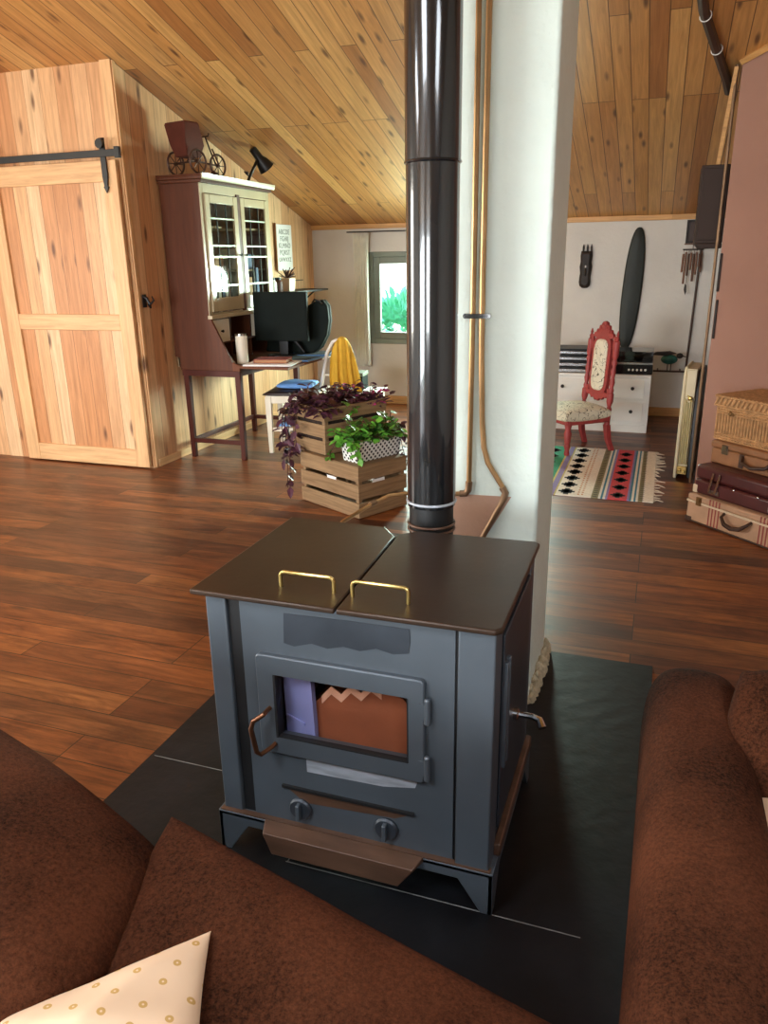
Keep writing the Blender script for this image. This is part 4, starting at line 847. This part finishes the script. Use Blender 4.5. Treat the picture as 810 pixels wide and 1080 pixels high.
tilt = lambda x, z, dy=0: (x, .185+.06*z+dy, z)
def oval(w_, za, zb, n=32):
    r = w_; o = []
    for i in range(n):
        a = 2*PI*i/n; c, s = math.cos(a), math.sin(a); x = r*abs(c)**.7*(1 if c > 0 else -1); z = (zb-r if s > 0 else za+r)+r*abs(s)**.8*(1 if s > 0 else -1); o.append((x, z))
    return o
b = MB(); ov = oval(.082, .47, .87)
b.loft([[tilt(x, z, -.012) for x, z in ov], [tilt(x*1.02, z, -.02) for x, z in ov], [tilt(x*.85, .67+(z-.67)*.93, -.032) for x, z in ov], [tilt(x*.3, .67+(z-.67)*.5, -.036) for x, z in ov]]); b.build('back_pad', M_fabric, t)
b = MB(); oo = oval(.116, .435, .90, 40); oi = oval(.082, .47, .87, 40)
def rimz(k): return [tilt(x, z, k) for x, z in oo], [tilt(x, z, k) for x, z in oi]
fo, fi = rimz(-.014); ro, ri = rimz(.016)
b.loft([fo, fi, ri, ro, fo], cap=False); b.build('back_frame', M_redw, t)
b = MB()
cr = [(-.125, .885), (-.12, .915), (-.098, .92), (-.088, .945), (-.066, .945), (-.06, .975), (-.035, .978), (-.025, 1.0), (0, 1.008), (.025, 1.0), (.035, .978), (.06, .975), (.066, .945), (.088, .945), (.098, .92), (.12, .915), (.125, .885), (.08, .875), (0, .90), (-.08, .875)]
b.prism([tilt(x, z, -.012) for x, z in cr], (0, .026, 0))
for x, z, r in ((0, .965, .022), (-.04, .955, .013), (.04, .955, .013), (-.075, .93, .012), (.075, .93, .012), (-.02, .985, .009), (.02, .985, .009)): b.ball(tilt(x, z, -.014), (r, .008, r), n=10, k=6)
b.build('carved_crest', M_redw, t, bevel=.003)
b = MB(); cr = [(-.14, .455), (-.12, .42), (-.09, .425), (-.07, .40), (-.04, .41), (-.02, .385), (0, .395), (.02, .385), (.04, .41), (.07, .40), (.09, .425), (.12, .42), (.14, .455), (.08, .47), (0, .455), (-.08, .47)]
b.prism([tilt(x, z, -.012) for x, z in cr], (0, .024, 0)); b.build('carved_apron', M_redw, t, bevel=.003)
for sx_ in (-1, 1):
    b = MB(); b.prism([tilt(sx_*x, z, -.01) for x, z in ((.13, .90), (.165, .895), (.178, .86), (.17, .82), (.182, .78), (.16, .75), (.14, .77), (.125, .82))], (0, .02, 0)); b.build('side_scroll', M_redw, t, bevel=.003)
    b = MB(); b.prism([tilt(sx_*x, z, -.01) for x, z in ((.12, .50), (.17, .49), (.178, .455), (.165, .42), (.13, .43))], (0, .02, 0)); b.build('side_scroll', M_redw, t, bevel=.003)

# rug: bands side by side, motifs laid in as part of the weave
RC = {'green': '#33956e', 'lav': '#8d7fae', 'yel': '#c9b86a', 'cream': '#efe6d6', 'blk': '#1d1b1e', 'org': '#c98a55', 'olive': '#8c8463', 'wht': '#e2dfd2', 'teal': '#3f7f96', 'red': '#d0484f'}
rk = list(RC); rm = [mat('rug_wool_'+{'lav': 'lavender', 'yel': 'yellow', 'blk': 'black', 'org': 'orange', 'wht': 'white'}.get(k, k), RC[k], .95, var=.1, nscale=60, bump=.3, bscale=220) for k in rk]; ri_ = {k: i for i, k in enumerate(rk)}
t = thing('rug', 'striped woven rug with black stepped motifs under the red chair', 'rug', (0, 0, 0))
b = MB(); y0, y1 = 4.95, 6.33
bands = [(-1.45, 'cream'), (-1.30, 'red'), (-1.10, 'lav'), (-1.05, 'wht'), (-.98, 'green'), (-.82, 'green'), (-.625, 'yel'), (-.612, 'lav'), (-.575, 'yel'), (-.565, 'cream'), (-.43, 'cream'), (-.335, 'olive'), (-.29, 'wht'), (-.275, 'teal'), (-.262, 'wht'), (-.247, 'lav'), (-.232, 'red'), (-.112, 'lav'), (-.098, 'teal'), (-.085, 'wht'), (-.07, 'teal'), (-.058, 'wht'), (-.044, 'olive'), (-.016, 'cream'), (.05, None)]
for (x, k), (x2, _) in zip(bands, bands[1:]): b.box((x, y0, .0005), (x2, y1, .007), ri_[k])
def motif(x, y, k, s=.05):
    for a, c in ((.95, .22), (.62, .62), (.30, 1.0)): b.box((x-s*a, y-s*c*1.25, .0071), (x+s*a, y+s*c*1.25, .0078), ri_[k])
for x, st_ in ((-.50, .17), (-.172, .19), (-.72, .19), (-1.2, .19)):
    y = y0+.09
    while y < y1-.05: motif(x, y, 'blk', .056 if x > -.6 and x < -.3 else .05); y += st_
y = y0+.03
while y < y1:
    for x in (-.425, -.40): b.box((x, y, .0071), (x+.012, y+.02, .0076), ri_['org'])
    y += .05
y = y0+.01
while y < y1:
    for x in (-.325, -.036): b.box((x, y, .0071), (x+.026, y+.012, .0076), ri_['blk'])
    y += .045
b.build('weave', rm, t, smooth=False)
rn = random.Random(1); y = y0+.02
while y < y1:
    L = rn.uniform(.015, .08); dy = rn.uniform(-.06, .04); MB().tube([(.045, y, .004), (.045+L*.5, y+dy*.3, .005), (.045+L, y+dy, .004)], [.005, .004, .002], n=5).build('tassel', M_rugfr, t); y += .045

# wall decorations
t = MB(); ol = [(-.048, .04), (-.055, .0), (-.05, -.06), (-.058, -.10), (-.05, -.16), (-.055, -.20), (-.058, -.24), (-.05, -.275), (-.025, -.295), (.0, -.298), (.025, -.295), (.046, -.275), (.05, -.24), (.046, -.20), (.05, -.16), (.056, -.10), (.048, -.06), (.054, .0), (.05, .04)]
o_ = thing('carved_mask', 'narrow dark carved mask with three prongs on the white wall', 'mask', (-.73, 7.90, 1.50))
t.loft([[(x, -.004, z) for x, z in ol], [(x, -.03, z) for x, z in ol], [(x*.6, -.055, -.12+(z+.12)*.85) for x, z in ol]])
t.build('face', M_mask, o_, bevel=.003)
for x in (-.032, .004, .04): MB().loft([[(x+a*.008, -.012+c*.008, .03) for a, c in ((-1, -1), (1, -1), (1, 1), (-1, 1))], [(x+a*.009, -.012+c*.008, .075) for a, c in ((-1, -1), (1, -1), (1, 1), (-1, 1))], [(x+a*.002, -.012+c*.002, .10) for a, c in ((-1, -1), (1, -1), (1, 1), (-1, 1))]]).build('prong', M_mask, o_)
MB().ball((.0, -.055, -.10), (.008, .006, .012)).build('shell_eye', M_paper, o_); MB().ball((0, -.05, -.15), (.012, .02, .04)).build('nose', M_mask, o_)
t = MB(); ol = []
for i in range(40):
    a = 2*PI*i/40; ol.append((.088*math.copysign(abs(math.cos(a))**.8, math.cos(a)), .555*math.copysign(abs(math.sin(a))**.9, math.sin(a))))
cx = lambda x, z: (x+z*.045, z)
t.loft([[(cx(x, z)[0], -.006, z) for x, z in ol], [(cx(x, z)[0], -.018, z) for x, z in ol], [(cx(x*.85, z)[0], -.032, z*.96) for x, z in ol], [(cx(x*.3, z)[0], -.04, z*.8) for x, z in ol]])
o_ = t.build('oval_shield', M_shield); place(o_, (-.295, 7.898, 1.185)); tag(o_, 'tall dark oval wooden shield on the white wall above the stereo', 'shield')
t = thing('framed_picture', 'small dark framed picture high by the black box on the wall', 'picture', (.135, 7.90, 1.59))
b = MB(); b.box((0, -.02, .0), (.11, 0, .02)); b.box((0, -.02, .18), (.11, 0, .2)); b.box((0, -.02, .02), (.018, 0, .18)); b.box((.092, -.02, .02), (.11, 0, .18)); b.build('frame', M_mask, t); B('print', (.018, -.008, .02), (.092, -.002, .18), M_leathd, t)
B('lower_rail', (-.006, -.024, -.012), (.116, -.0, -.001), M_bamboo, t)
t = thing('wind_chime', 'bamboo wind chime of hanging tubes on the white wall', 'wind chime', (.205, 7.82, 1.14))
b = MB(); b.box((-.085, -.04, .39), (.09, .04, .402)); b.build('top_board', M_mask, t, bevel=.003)
MB().tube([(0, 0, .402), (0, .07, .50)], .003, n=6).build('cord', M_black, t)
for x, y, z0, z1 in ((-.075, 0, .20, .36), (-.055, -.03, .10, .375), (-.03, .03, .17, .36), (-.01, -.035, .22, .37), (.015, .03, .12, .36), (.035, -.03, .18, .372), (.06, .0, .25, .36), (.075, .03, .2, .36)):
    b = MB(); b.tube([(x, y, z1), (x*1.05, y, z0)], .0095, n=8); b.tube([(x, y, z1), (x, y, .392)], .002, n=5); b.build('chime_tube', M_bamboo, t)
b = MB(); b.prism([(-.03, -.004, .0), (-.045, -.004, .05), (-.04, -.004, .1), (-.025, -.004, .09), (-.02, -.004, .03)], (0, .008, 0)); b.tube([(-.035, 0, .095), (-.02, 0, .39)], .002, n=5); b.build('clapper', M_mask, t)
b = MB(); b.tube([(.285, 7.885, 1.80), (.275, 7.885, 1.49), (.253, 7.885, .50), (.25, 7.885, .001)], .010, n=8); tag(b.build('conduit', M_leathd), 'dark thin conduit running down the white back wall by the chime', 'pipe')
b = MB(); b.tube([(.283, 5.52, 0), (.283, 5.52, zc(5.52)-.005)], .010, n=10); tag(b.build('copper_pipe', M_copperd), 'upright copper pipe in front of the dark box beside the pink wall', 'pipe')
t = thing('wall_box', 'tall dark brown box hanging high beside the pink wall', 'box', (.148, 5.56, 1.53))
b = MB(); b.box((0, .0, .03), (.165, .26, .49)); b.prism([(0, 0, .03), (.03, 0, 0), (.165, 0, .0), (.165, 0, .03)], (0, .26, 0)); b.build('case', M_speaker, t, bevel=.006)
B('front_baffle', (.012, -.008, .05), (.135, -.0005, .47), M_speaker, t, bevel=.004)
b = MB(); b.box((.06, .26, .2), (.1, 2.33, .23)); b.build('wall_arm', M_black, t)
b = MB(); b.tube([(.06, 4.93, zc(4.93)-.028), (.14, 5.25, zc(5.25)-.028), (.235, 5.62, zc(5.62)-.028), (.262, 5.76, zc(5.76)-.03)], .028, n=8); b.tube([(.02, 4.6, zc(4.6)-.028), (.06, 4.93, zc(4.93)-.028)], .028, n=8)
cb_ = b.build('cable_bundle', M_leathd); t = tag(cb_, 'dark bundled cable duct running across the ceiling boards by the pink wall', 'cable')
for k in (4.98, 5.30):
    x = .06+(k-4.93)*.255; MB().ring((x, k, zc(k)-.028), (.25, .95, -.29), .030, .003, n=16, k=5).build('cable_tie', M_white, cb_)
for z0, z1, x, la in ((1.27, 1.50, .292, 'upper dark strip on the end of the pink wall'), (.98, 1.22, .297, 'lower dark strip on the end of the pink wall')):  # two narrow dark strips along the wall's end
    pq = P0-nn*.008+dd*(.02 if z0 < 1.2 else .012); b = MB(); b.bar(pq+V((0, 0, z0)), pq+V((0, 0, z1)), .014, .014, up=(1, 0, 0)); tag(b.build('dark_strip', M_mask, bevel=.004), la, 'batten')

# bird on a wall rail
t = thing('bird_figure', 'teal bird figure perched on a rail near the back wall', 'ornament', (.095, 7.74, .0))
b = MB(); b.ball((0, 0, .565), (.075, .05, .045)); b.build('body', M_teal, t); b = MB(); b.ball((.09, 0, .60), (.03, .025, .026)); b.tube([(.11, 0, .6), (.15, 0, .59)], [.008, .002], n=6); b.build('head', M_mask, t)
b = MB(); b.prism([(-.04, -.03, .60), (-.16, -.02, .605), (-.12, -.02, .63), (.0, -.03, .64), (.06, -.02, .62)], (0, .06, 0)); b.build('wing', M_mask, t, bevel=.004)
b = MB(); b.tube([(.02, 0, .53), (.02, 0, .46)], .004, n=6); b.tube([(-.01, 0, .53), (-.01, 0, .46)], .004, n=6); b.build('feet', M_mask, t)
b = MB(); b.tube([(-.04, 7.74, .455), (.24, 7.74, .455)], .009, n=8); b.tube([(.20, 7.74, .455), (.20, 7.90, .455)], .007, n=8); b.tube([(.0, 7.74, .455), (.0, 7.90, .455)], .007, n=8); tag(b.build('wall_rail', M_leathd), 'thin dark rail on the back wall under the teal bird', 'rail')

# accordion case on end
t = thing('accordion_case', 'cream upright accordion case with pleated front beside the pink wall', 'case', (.168, 5.60, 0), math.radians(-8))
b = MB(); b.prism([(0, .0, .0), (0, .42, .0), (0, .44, .70), (0, .40, .77), (0, .06, .77), (0, .02, .70)], (.022, 0, 0)); b.build('side_shell', M_ivory, t, bevel=.008)
b = MB(); b.box((.022, .03, .03), (.085, .40, .76)); b.build('core', M_ivory, t)
b = MB()
for i in range(4): b.prism([(.024+.015*i, .03, .10), (.0315+.015*i, .008, .10), (.039+.015*i, .03, .10)], (0, 0, .46))
b.build('pleats', M_bellows, t)
b = MB(); b.box((.024, .014, .575), (.085, .03, .755)); b.prism([(.024, .012, .575), (.085, .012, .575), (.055, .012, .53)], (0, .018, 0)); b.build('front_flap', M_ivory, t, bevel=.003)
b = MB(); b.ball((.06, .006, .565), (.016, .010, .016)); b.tube([(.04, .006, .585), (.075, .006, .545)], .005, n=6); b.build('clasp', M_brass, t)
b = MB(); b.box((.022, .006, .03), (.085, .03, .085)); b.ball((.04, .004, .06), (.014, .008, .014)); b.ball((.068, .004, .05), (.012, .008, .012)); b.build('corner_fitting', M_brass, t, bevel=.004)
b = MB(); b.prism([(.086, .03, .0), (.086, .42, .0), (.086, .44, .66), (.086, .36, .75), (.086, .10, .75), (.086, .03, .62)], (.03, 0, 0)); b.build('rear_shell', M_black, t, bevel=.006)

# stacked luggage against the pink wall; local x along the fronts, y back to the wall
SA = math.radians(-45)
def latch(b, x, z, w_=.035, h=.05, y=-.006, m=0): b.box((x-w_/2, y, z-h/2), (x+w_/2, .002, z+h/2), m); b.box((x-w_*.3, y-.006, z-.004), (x+w_*.3, y, z+h*.4), m)
t = thing('suitcase', 'large faded beige striped suitcase at the bottom of the luggage stack', 'suitcase', (.236, 4.672, 0), SA)
B('lower_shell', (0, 0, .004), (.72, .42, .125), M_fibre, t, bevel=.012); B('lid', (0, 0, .127), (.72, .42, .168), M_fibre, t, bevel=.012)
b = MB(); b.box((-.002, -.002, .119), (.722, .421, .131)); b.build('rim', M_corner, t)
for x in (.16, .50):
    b = MB()
    for k in range(4): b.box((x+.022*k, -.0015, .01), (x+.022*k+.008, .001, .166))
    b.build('stripe', M_redstr, t)
b = MB()
for x in (0, .68): b.box((x-.003, -.004, .0), (x+.043, .02, .03)); 
b.box((0, -.003, .002), (.72, .004, .012)); b.build('edge_guard', M_leathd, t, bevel=.003)
b = MB(); latch(b, .085, .135); latch(b, .635, .135); b.build('latch', M_gold, t)
b = MB(); b.tube([(.27, -.002, .115), (.275, -.03, .10), (.31, -.045, .07), (.36, -.05, .062), (.41, -.045, .07), (.445, -.03, .10), (.45, -.002, .115)], [.008, .009, .012, .013, .012, .009, .008]); b.build('handle', M_leathd, t)
t = thing('suitcase', 'dark burgundy leather suitcase second from the bottom of the stack', 'suitcase', (.262, 4.695, .1685), SA)
B('lower_shell', (0, 0, .0), (.70, .40, .085), M_burg, t, bevel=.014); B('lid', (0, 0, .087), (.70, .40, .172), M_burg, t, bevel=.02)
b = MB()
for x in (.12, .52):
    for k in (0, .045): b.bar((x+k, -.012, .03), (x+k+.02, -.008, .145), .012, .008, up=(0, 1, 0))
    b.box((x-.01, -.008, .02), (x+.07, .002, .045))
b.build('latch', M_chrome, t)
b = MB(); b.ball((.28, -.002, .08), (.008, .006, .008)); b.ball((.44, -.002, .08), (.008, .006, .008)); b.build('stud', M_chrome, t)
b = MB(); b.box((-.004, -.002, .0), (.03, .03, .05)); b.build('corner_cap', M_corner, t, bevel=.006)
t = thing('suitcase', 'small tan leather suitcase under the wicker hamper', 'suitcase', (.338, 4.755, .341), SA)
B('lower_shell', (0, 0, .0), (.62, .37, .09), M_leath, t, bevel=.010); B('lid', (-.004, -.006, .092), (.624, .374, .132), M_leath, t, bevel=.010)
b = MB(); latch(b, .10, .092, .045, .055); latch(b, .52, .092, .045, .055); b.build('latch', M_chrome, t)
b = MB(); b.box((.20, -.004, .01), (.23, .002, .088)); b.box((.40, -.004, .01), (.43, .002, .088)); b.tube([(.22, -.002, .075), (.24, -.03, .05), (.315, -.04, .035), (.39, -.03, .05), (.41, -.002, .075)], .010); b.build('handle', M_leathd, t)
# hamper: woven by crossing rods
HL = (.352, 4.80, .4735)
t = thing('wicker_hamper', 'lidded wicker hamper on top of the suitcases', 'hamper', HL, SA)
b = MB(); Lx, Ly, Hz = .60, .36, .19
b.box((.006, .006, .004), (Lx-.006, Ly-.006, Hz-.004))
n = 30
for i in range(n+1):
    x = Lx*i/n
    for y in (0, Ly): b.tube([(x, y, 0), (x, y, Hz)], .0075, n=6)
for i in range(1, 26):
    y = Ly*i/26
    for x in (0, Lx): b.tube([(x, y, 0), (x, y, Hz)], .0075, n=6)
for z in (.005, .02, .035, .155, .17, .185):
    for k, (p, q_) in enumerate((((0, 0), (Lx, 0)), ((0, Ly), (Lx, Ly)), ((0, 0), (0, Ly)), ((Lx, 0), (Lx, Ly)))): b.tube([(p[0], p[1]-.004 if k == 0 else p[1], z), (q_[0], q_[1]-.004 if k == 0 else q_[1], z)], .0062, n=5)
b.build('basket', M_wicker, t)
b = MB(); b.box((-.012, -.012, Hz+.004), (Lx+.012, Ly+.012, Hz+.062))
for i in range(22):
    x = -.01+(Lx+.02)*i/21; b.tube([(x, -.016, Hz+.012), (min(x+.022, Lx+.01), -.018, Hz+.054)], .007, n=6)
for z in (Hz+.008, Hz+.058): b.tube([(-.014, -.014, z), (Lx+.014, -.014, z)], .007, n=6); b.tube([(-.014, -.014, z), (-.014, Ly+.014, z)], .007, n=6)
for i in range(24): b.tube([(-.01+(Lx+.02)*i/23, -.012, Hz+.063), (-.01+(Lx+.02)*i/23, Ly+.012, Hz+.063)], .006, n=5)
b.build('lid', M_wicker, t)
b = MB(); b.ball((.10, -.014, Hz-.03), (.012, .008, .014)); b.ball((.12, -.016, Hz-.035), (.008, .006, .008)); b.build('clasp', M_gold, t)

# ------------------------------------------------------------------ sofas in front
sf = thing('sofa', 'brown corduroy sofa in the lower left, seen from above', 'sofa', (-.80, .62, 0), math.radians(-15))
B('base', (-1.05, -.62, .04), (.62, .16, .22), M_sofa, sf, bevel=.05)
B('back_frame', (-1.05, .05, .2), (.60, .20, .40), M_sofa, sf, bevel=.06)
b = MB(); b.pillow([(-1.0, .06, .29), (.64, .06, .29), (.64, -.64, .29), (-1.0, -.64, .29)], .07, (0, 0, 1), pw=.22, pinch=.01, wob=.03); b.build('seat_cushion', M_sofa, sf)
for x in (-.9, .5):
    for y in (-.5, .08): MB().lathe([(.025, 0), (.03, .05)], (x, y, 0), n=12).build('foot', M_maholeg, sf)
def cushion(name, c4, th, nrm, mt, label, cat='cushion', sub=0, **k):
    c0 = sum((V(c) for c in c4), V((0, 0, 0)))/4; b = MB(); b.pillow([V(c)-c0 for c in c4], th, nrm, **k); o = b.build(name, mt, angle=80); o.location = c0; return tag(o, label, cat)
cushion('back_cushion', [(-.735, .925, .575), (.0, .785, .51), (.03, .20, .44), (-.70, .30, .44)], .085, (.1, -.1, 1), M_sofa, 'wide brown corduroy back cushion of the near sofa, below the stove', pw=.42, pinch=.03, wob=.03, n=28, seed=2)
cushion('back_cushion', [(-1.62, 1.10, .58), (-.72, .87, .54), (-.60, .34, .52), (-1.5, .30, .50)], .15, (.05, -.05, 1), M_sofa, 'plump brown corduroy cushion in the lower left corner', pw=.36, pinch=-.06, wob=.03, n=28, seed=5)
cushion('throw_cushion', [(-.70, .505, .61), (-.525, .715, .60), (-.43, .53, .60), (-.62, .36, .60)], .05, (-.1, -.5, .8), M_cushion, 'cream cushion with small gold motifs on the near brown sofa', pw=.5, pinch=.05, wob=.09, n=24, seed=3)
# right sofa
sr = thing('sofa', 'brown corduroy sofa on the right, its padded arm along the hearth', 'sofa', (0, 0, 0))
B('base', (.075, .66, .06), (1.35, 1.66, .22), M_sofa, sr, bevel=.03)
B('lower_panel', (.062, .60, .05), (.10, 1.6, .22), M_redstr, sr, bevel=.01)
b = MB(); rings = []
NY = 30
for j in range(NY+1):
    s = j/NY; y = .70+(1.76-.70)*(.5-.5*math.cos(PI*s)); e = 1-abs(2*(.5-.5*math.cos(PI*s))-1)**14
    k = max(.05, e)**.4; top = .60-.03*((1-s)**3)+.004*math.sin(9*s); cxx = .142+.012*math.sin(2*s+1); ww = .118+.006*math.sin(5*s+1)
    rg = []
    for i in range(28):
        a = 2*PI*i/28; c, sn = math.cos(a), math.sin(a)
        x = cxx+ww*k*math.copysign(abs(c)**.6, c)*(1 if sn > -.3 else .93); z = (top-.17)+.17*(.4+.6*k)*math.copysign(abs(sn)**.6, sn)
        rg.append((x, y, z))
    rings.append(rg)
b.loft(rings); b.build('arm', M_sofa, sr, angle=80, sub=1)
b = MB(); b.box((.26, .66, .22), (1.35, 1.45, .24)); b.build('deck', M_sofa, sr)
b = MB(); b.pillow([(.265, 1.45, .31), (1.3, 1.45, .31), (1.3, .58, .31), (.265, .58, .31)], .07, (0, 0, 1), pw=.25, pinch=.01); b.build('seat_cushion', M_sofa, sr)
B('back_frame', (.27, 1.52, .28), (1.33, 1.68, .60), M_sofa, sr, bevel=.06)
cushion('back_cushion', [(.225, 1.60, .66), (.85, 1.66, .70), (.85, 1.40, .42), (.225, 1.34, .42)], .12, (0, -.75, .65), M_sofa, 'brown corduroy back cushion at the right edge, in the right sofa', pw=.38, pinch=-.10, n=24, seed=7)
cushion('throw_cushion', [(.20, 1.40, .505), (.47, 1.42, .56), (.52, 1.04, .47), (.235, 1.11, .47)], .05, (0, -.4, .9), M_cushion, 'cream cushion corner peeking in at the right edge on the right sofa', pw=.5, pinch=.06, n=20, seed=8)

# ------------------------------------------------------------------ light and camera
w = bpy.data.worlds.new('sky'); bpy.context.scene.world = w; w.use_nodes = True; nt = w.node_tree; bg = nt.nodes['Background']
tc = node(nt, 'ShaderNodeTexCoord'); sp = node(nt, 'ShaderNodeSeparateXYZ'); nt.links.new(tc.outputs['Generated'], sp.inputs[0])
rp = node(nt, 'ShaderNodeValToRGB'); e = rp.color_ramp.elements; e[0].position = .44; e[0].color = (.16, .30, .16, 1); e[1].position = .50; e[1].color = (.95, 1, .98, 1); x = e.new(.8); x.color = (.6, .78, 1, 1)
md = node(nt, 'ShaderNodeMath', operation='MULTIPLY_ADD'); md.inputs[1].default_value = .5; md.inputs[2].default_value = .5; nt.links.new(sp.outputs[2], md.inputs[0]); nt.links.new(md.outputs[0], rp.inputs[0]); nt.links.new(rp.outputs[0], bg.inputs[0]); bg.inputs[1].default_value = 4.
def area(name, loc, direction, sx_, sy_, power, col):
    l = bpy.data.lights.new(name, 'AREA'); l.shape = 'RECTANGLE'; l.size = sx_; l.size_y = sy_; l.energy = power; l.color = col
    o = bpy.data.objects.new(name, l); C.objects.link(o); o.location = loc; o.rotation_euler = V(direction).to_track_quat('-Z', 'Z').to_euler(); return o
area('added_fill_front_left', (-3.9, YF-.1, .94), (.12, 1, 0), 2.5, 1.5, 230, (.9, .95, 1))  # fill lamp added at an unseen opening behind the camera
area('added_fill_front', (-.9, YF-.1, 1.24), (0, 1, 0), 1.3, .9, 80, (.92, .96, 1))  # second fill lamp added behind the camera, source unseen
l = area('daylight_back_window', (-1.59, YB+.12, 1.1), (-.6, -1, -.15), .44, .78, 120, (.78, 1, .88)); l.data.spread = math.radians(130)
area('daylight_grey_window', (-2.56, YB+.5, 1.3), (0, -1, -.1), .7, .9, 25, (.75, 1, .88))
for x, p_ in ((-1.6, 50), (1.3, 36), (-4.2, 60)):
    y_ = -.75; area('added_fill_roof', (x, y_, ZR-(RIDGE-y_)*.302+.05), (0, .302, -1), .9, 1.1, p_, (.88, .94, 1))  # added fill through unseen roof openings, lifts the stove front
area('added_fill_gable', (XL-.1, 1.4, 1.45), (1, 0, -.1), 1.5, 1.2, 120, (1, .93, .82))  # warm fill added from an unseen side opening, lights the left floor
cam = bpy.data.cameras.new('camera'); co_ = bpy.data.objects.new('camera', cam); C.objects.link(co_)
cam.sensor_fit = 'VERTICAL'; cam.sensor_height = 36; cam.lens = 36*811/1080; cam.clip_start = .02
MM = ((0.9435230958705889, -0.08979355963629325, 0.3189063878422995), (0.3309506892537688, 0.30006195825675036, -0.894670029949355), (-0.015356068547485465, 0.9496841253042865, 0.31283262825958114))
mw = Matrix(MM).to_4x4(); mw.translation = (0, 0, 1.5); co_.matrix_world = mw
sc = bpy.context.scene; sc.camera = co_
sc.view_settings.view_transform = 'Standard'; sc.view_settings.look = 'None'; sc.view_settings.exposure = 0.3; sc.view_settings.gamma = 1; sc.view_settings.use_curve_mapping = False
sc.cycles.use_denoising = True; sc.cycles.max_bounces = 8; sc.cycles.diffuse_bounces = 5; sc.cycles.transparent_max_bounces = 12; sc.cycles.sample_clamp_indirect = 6
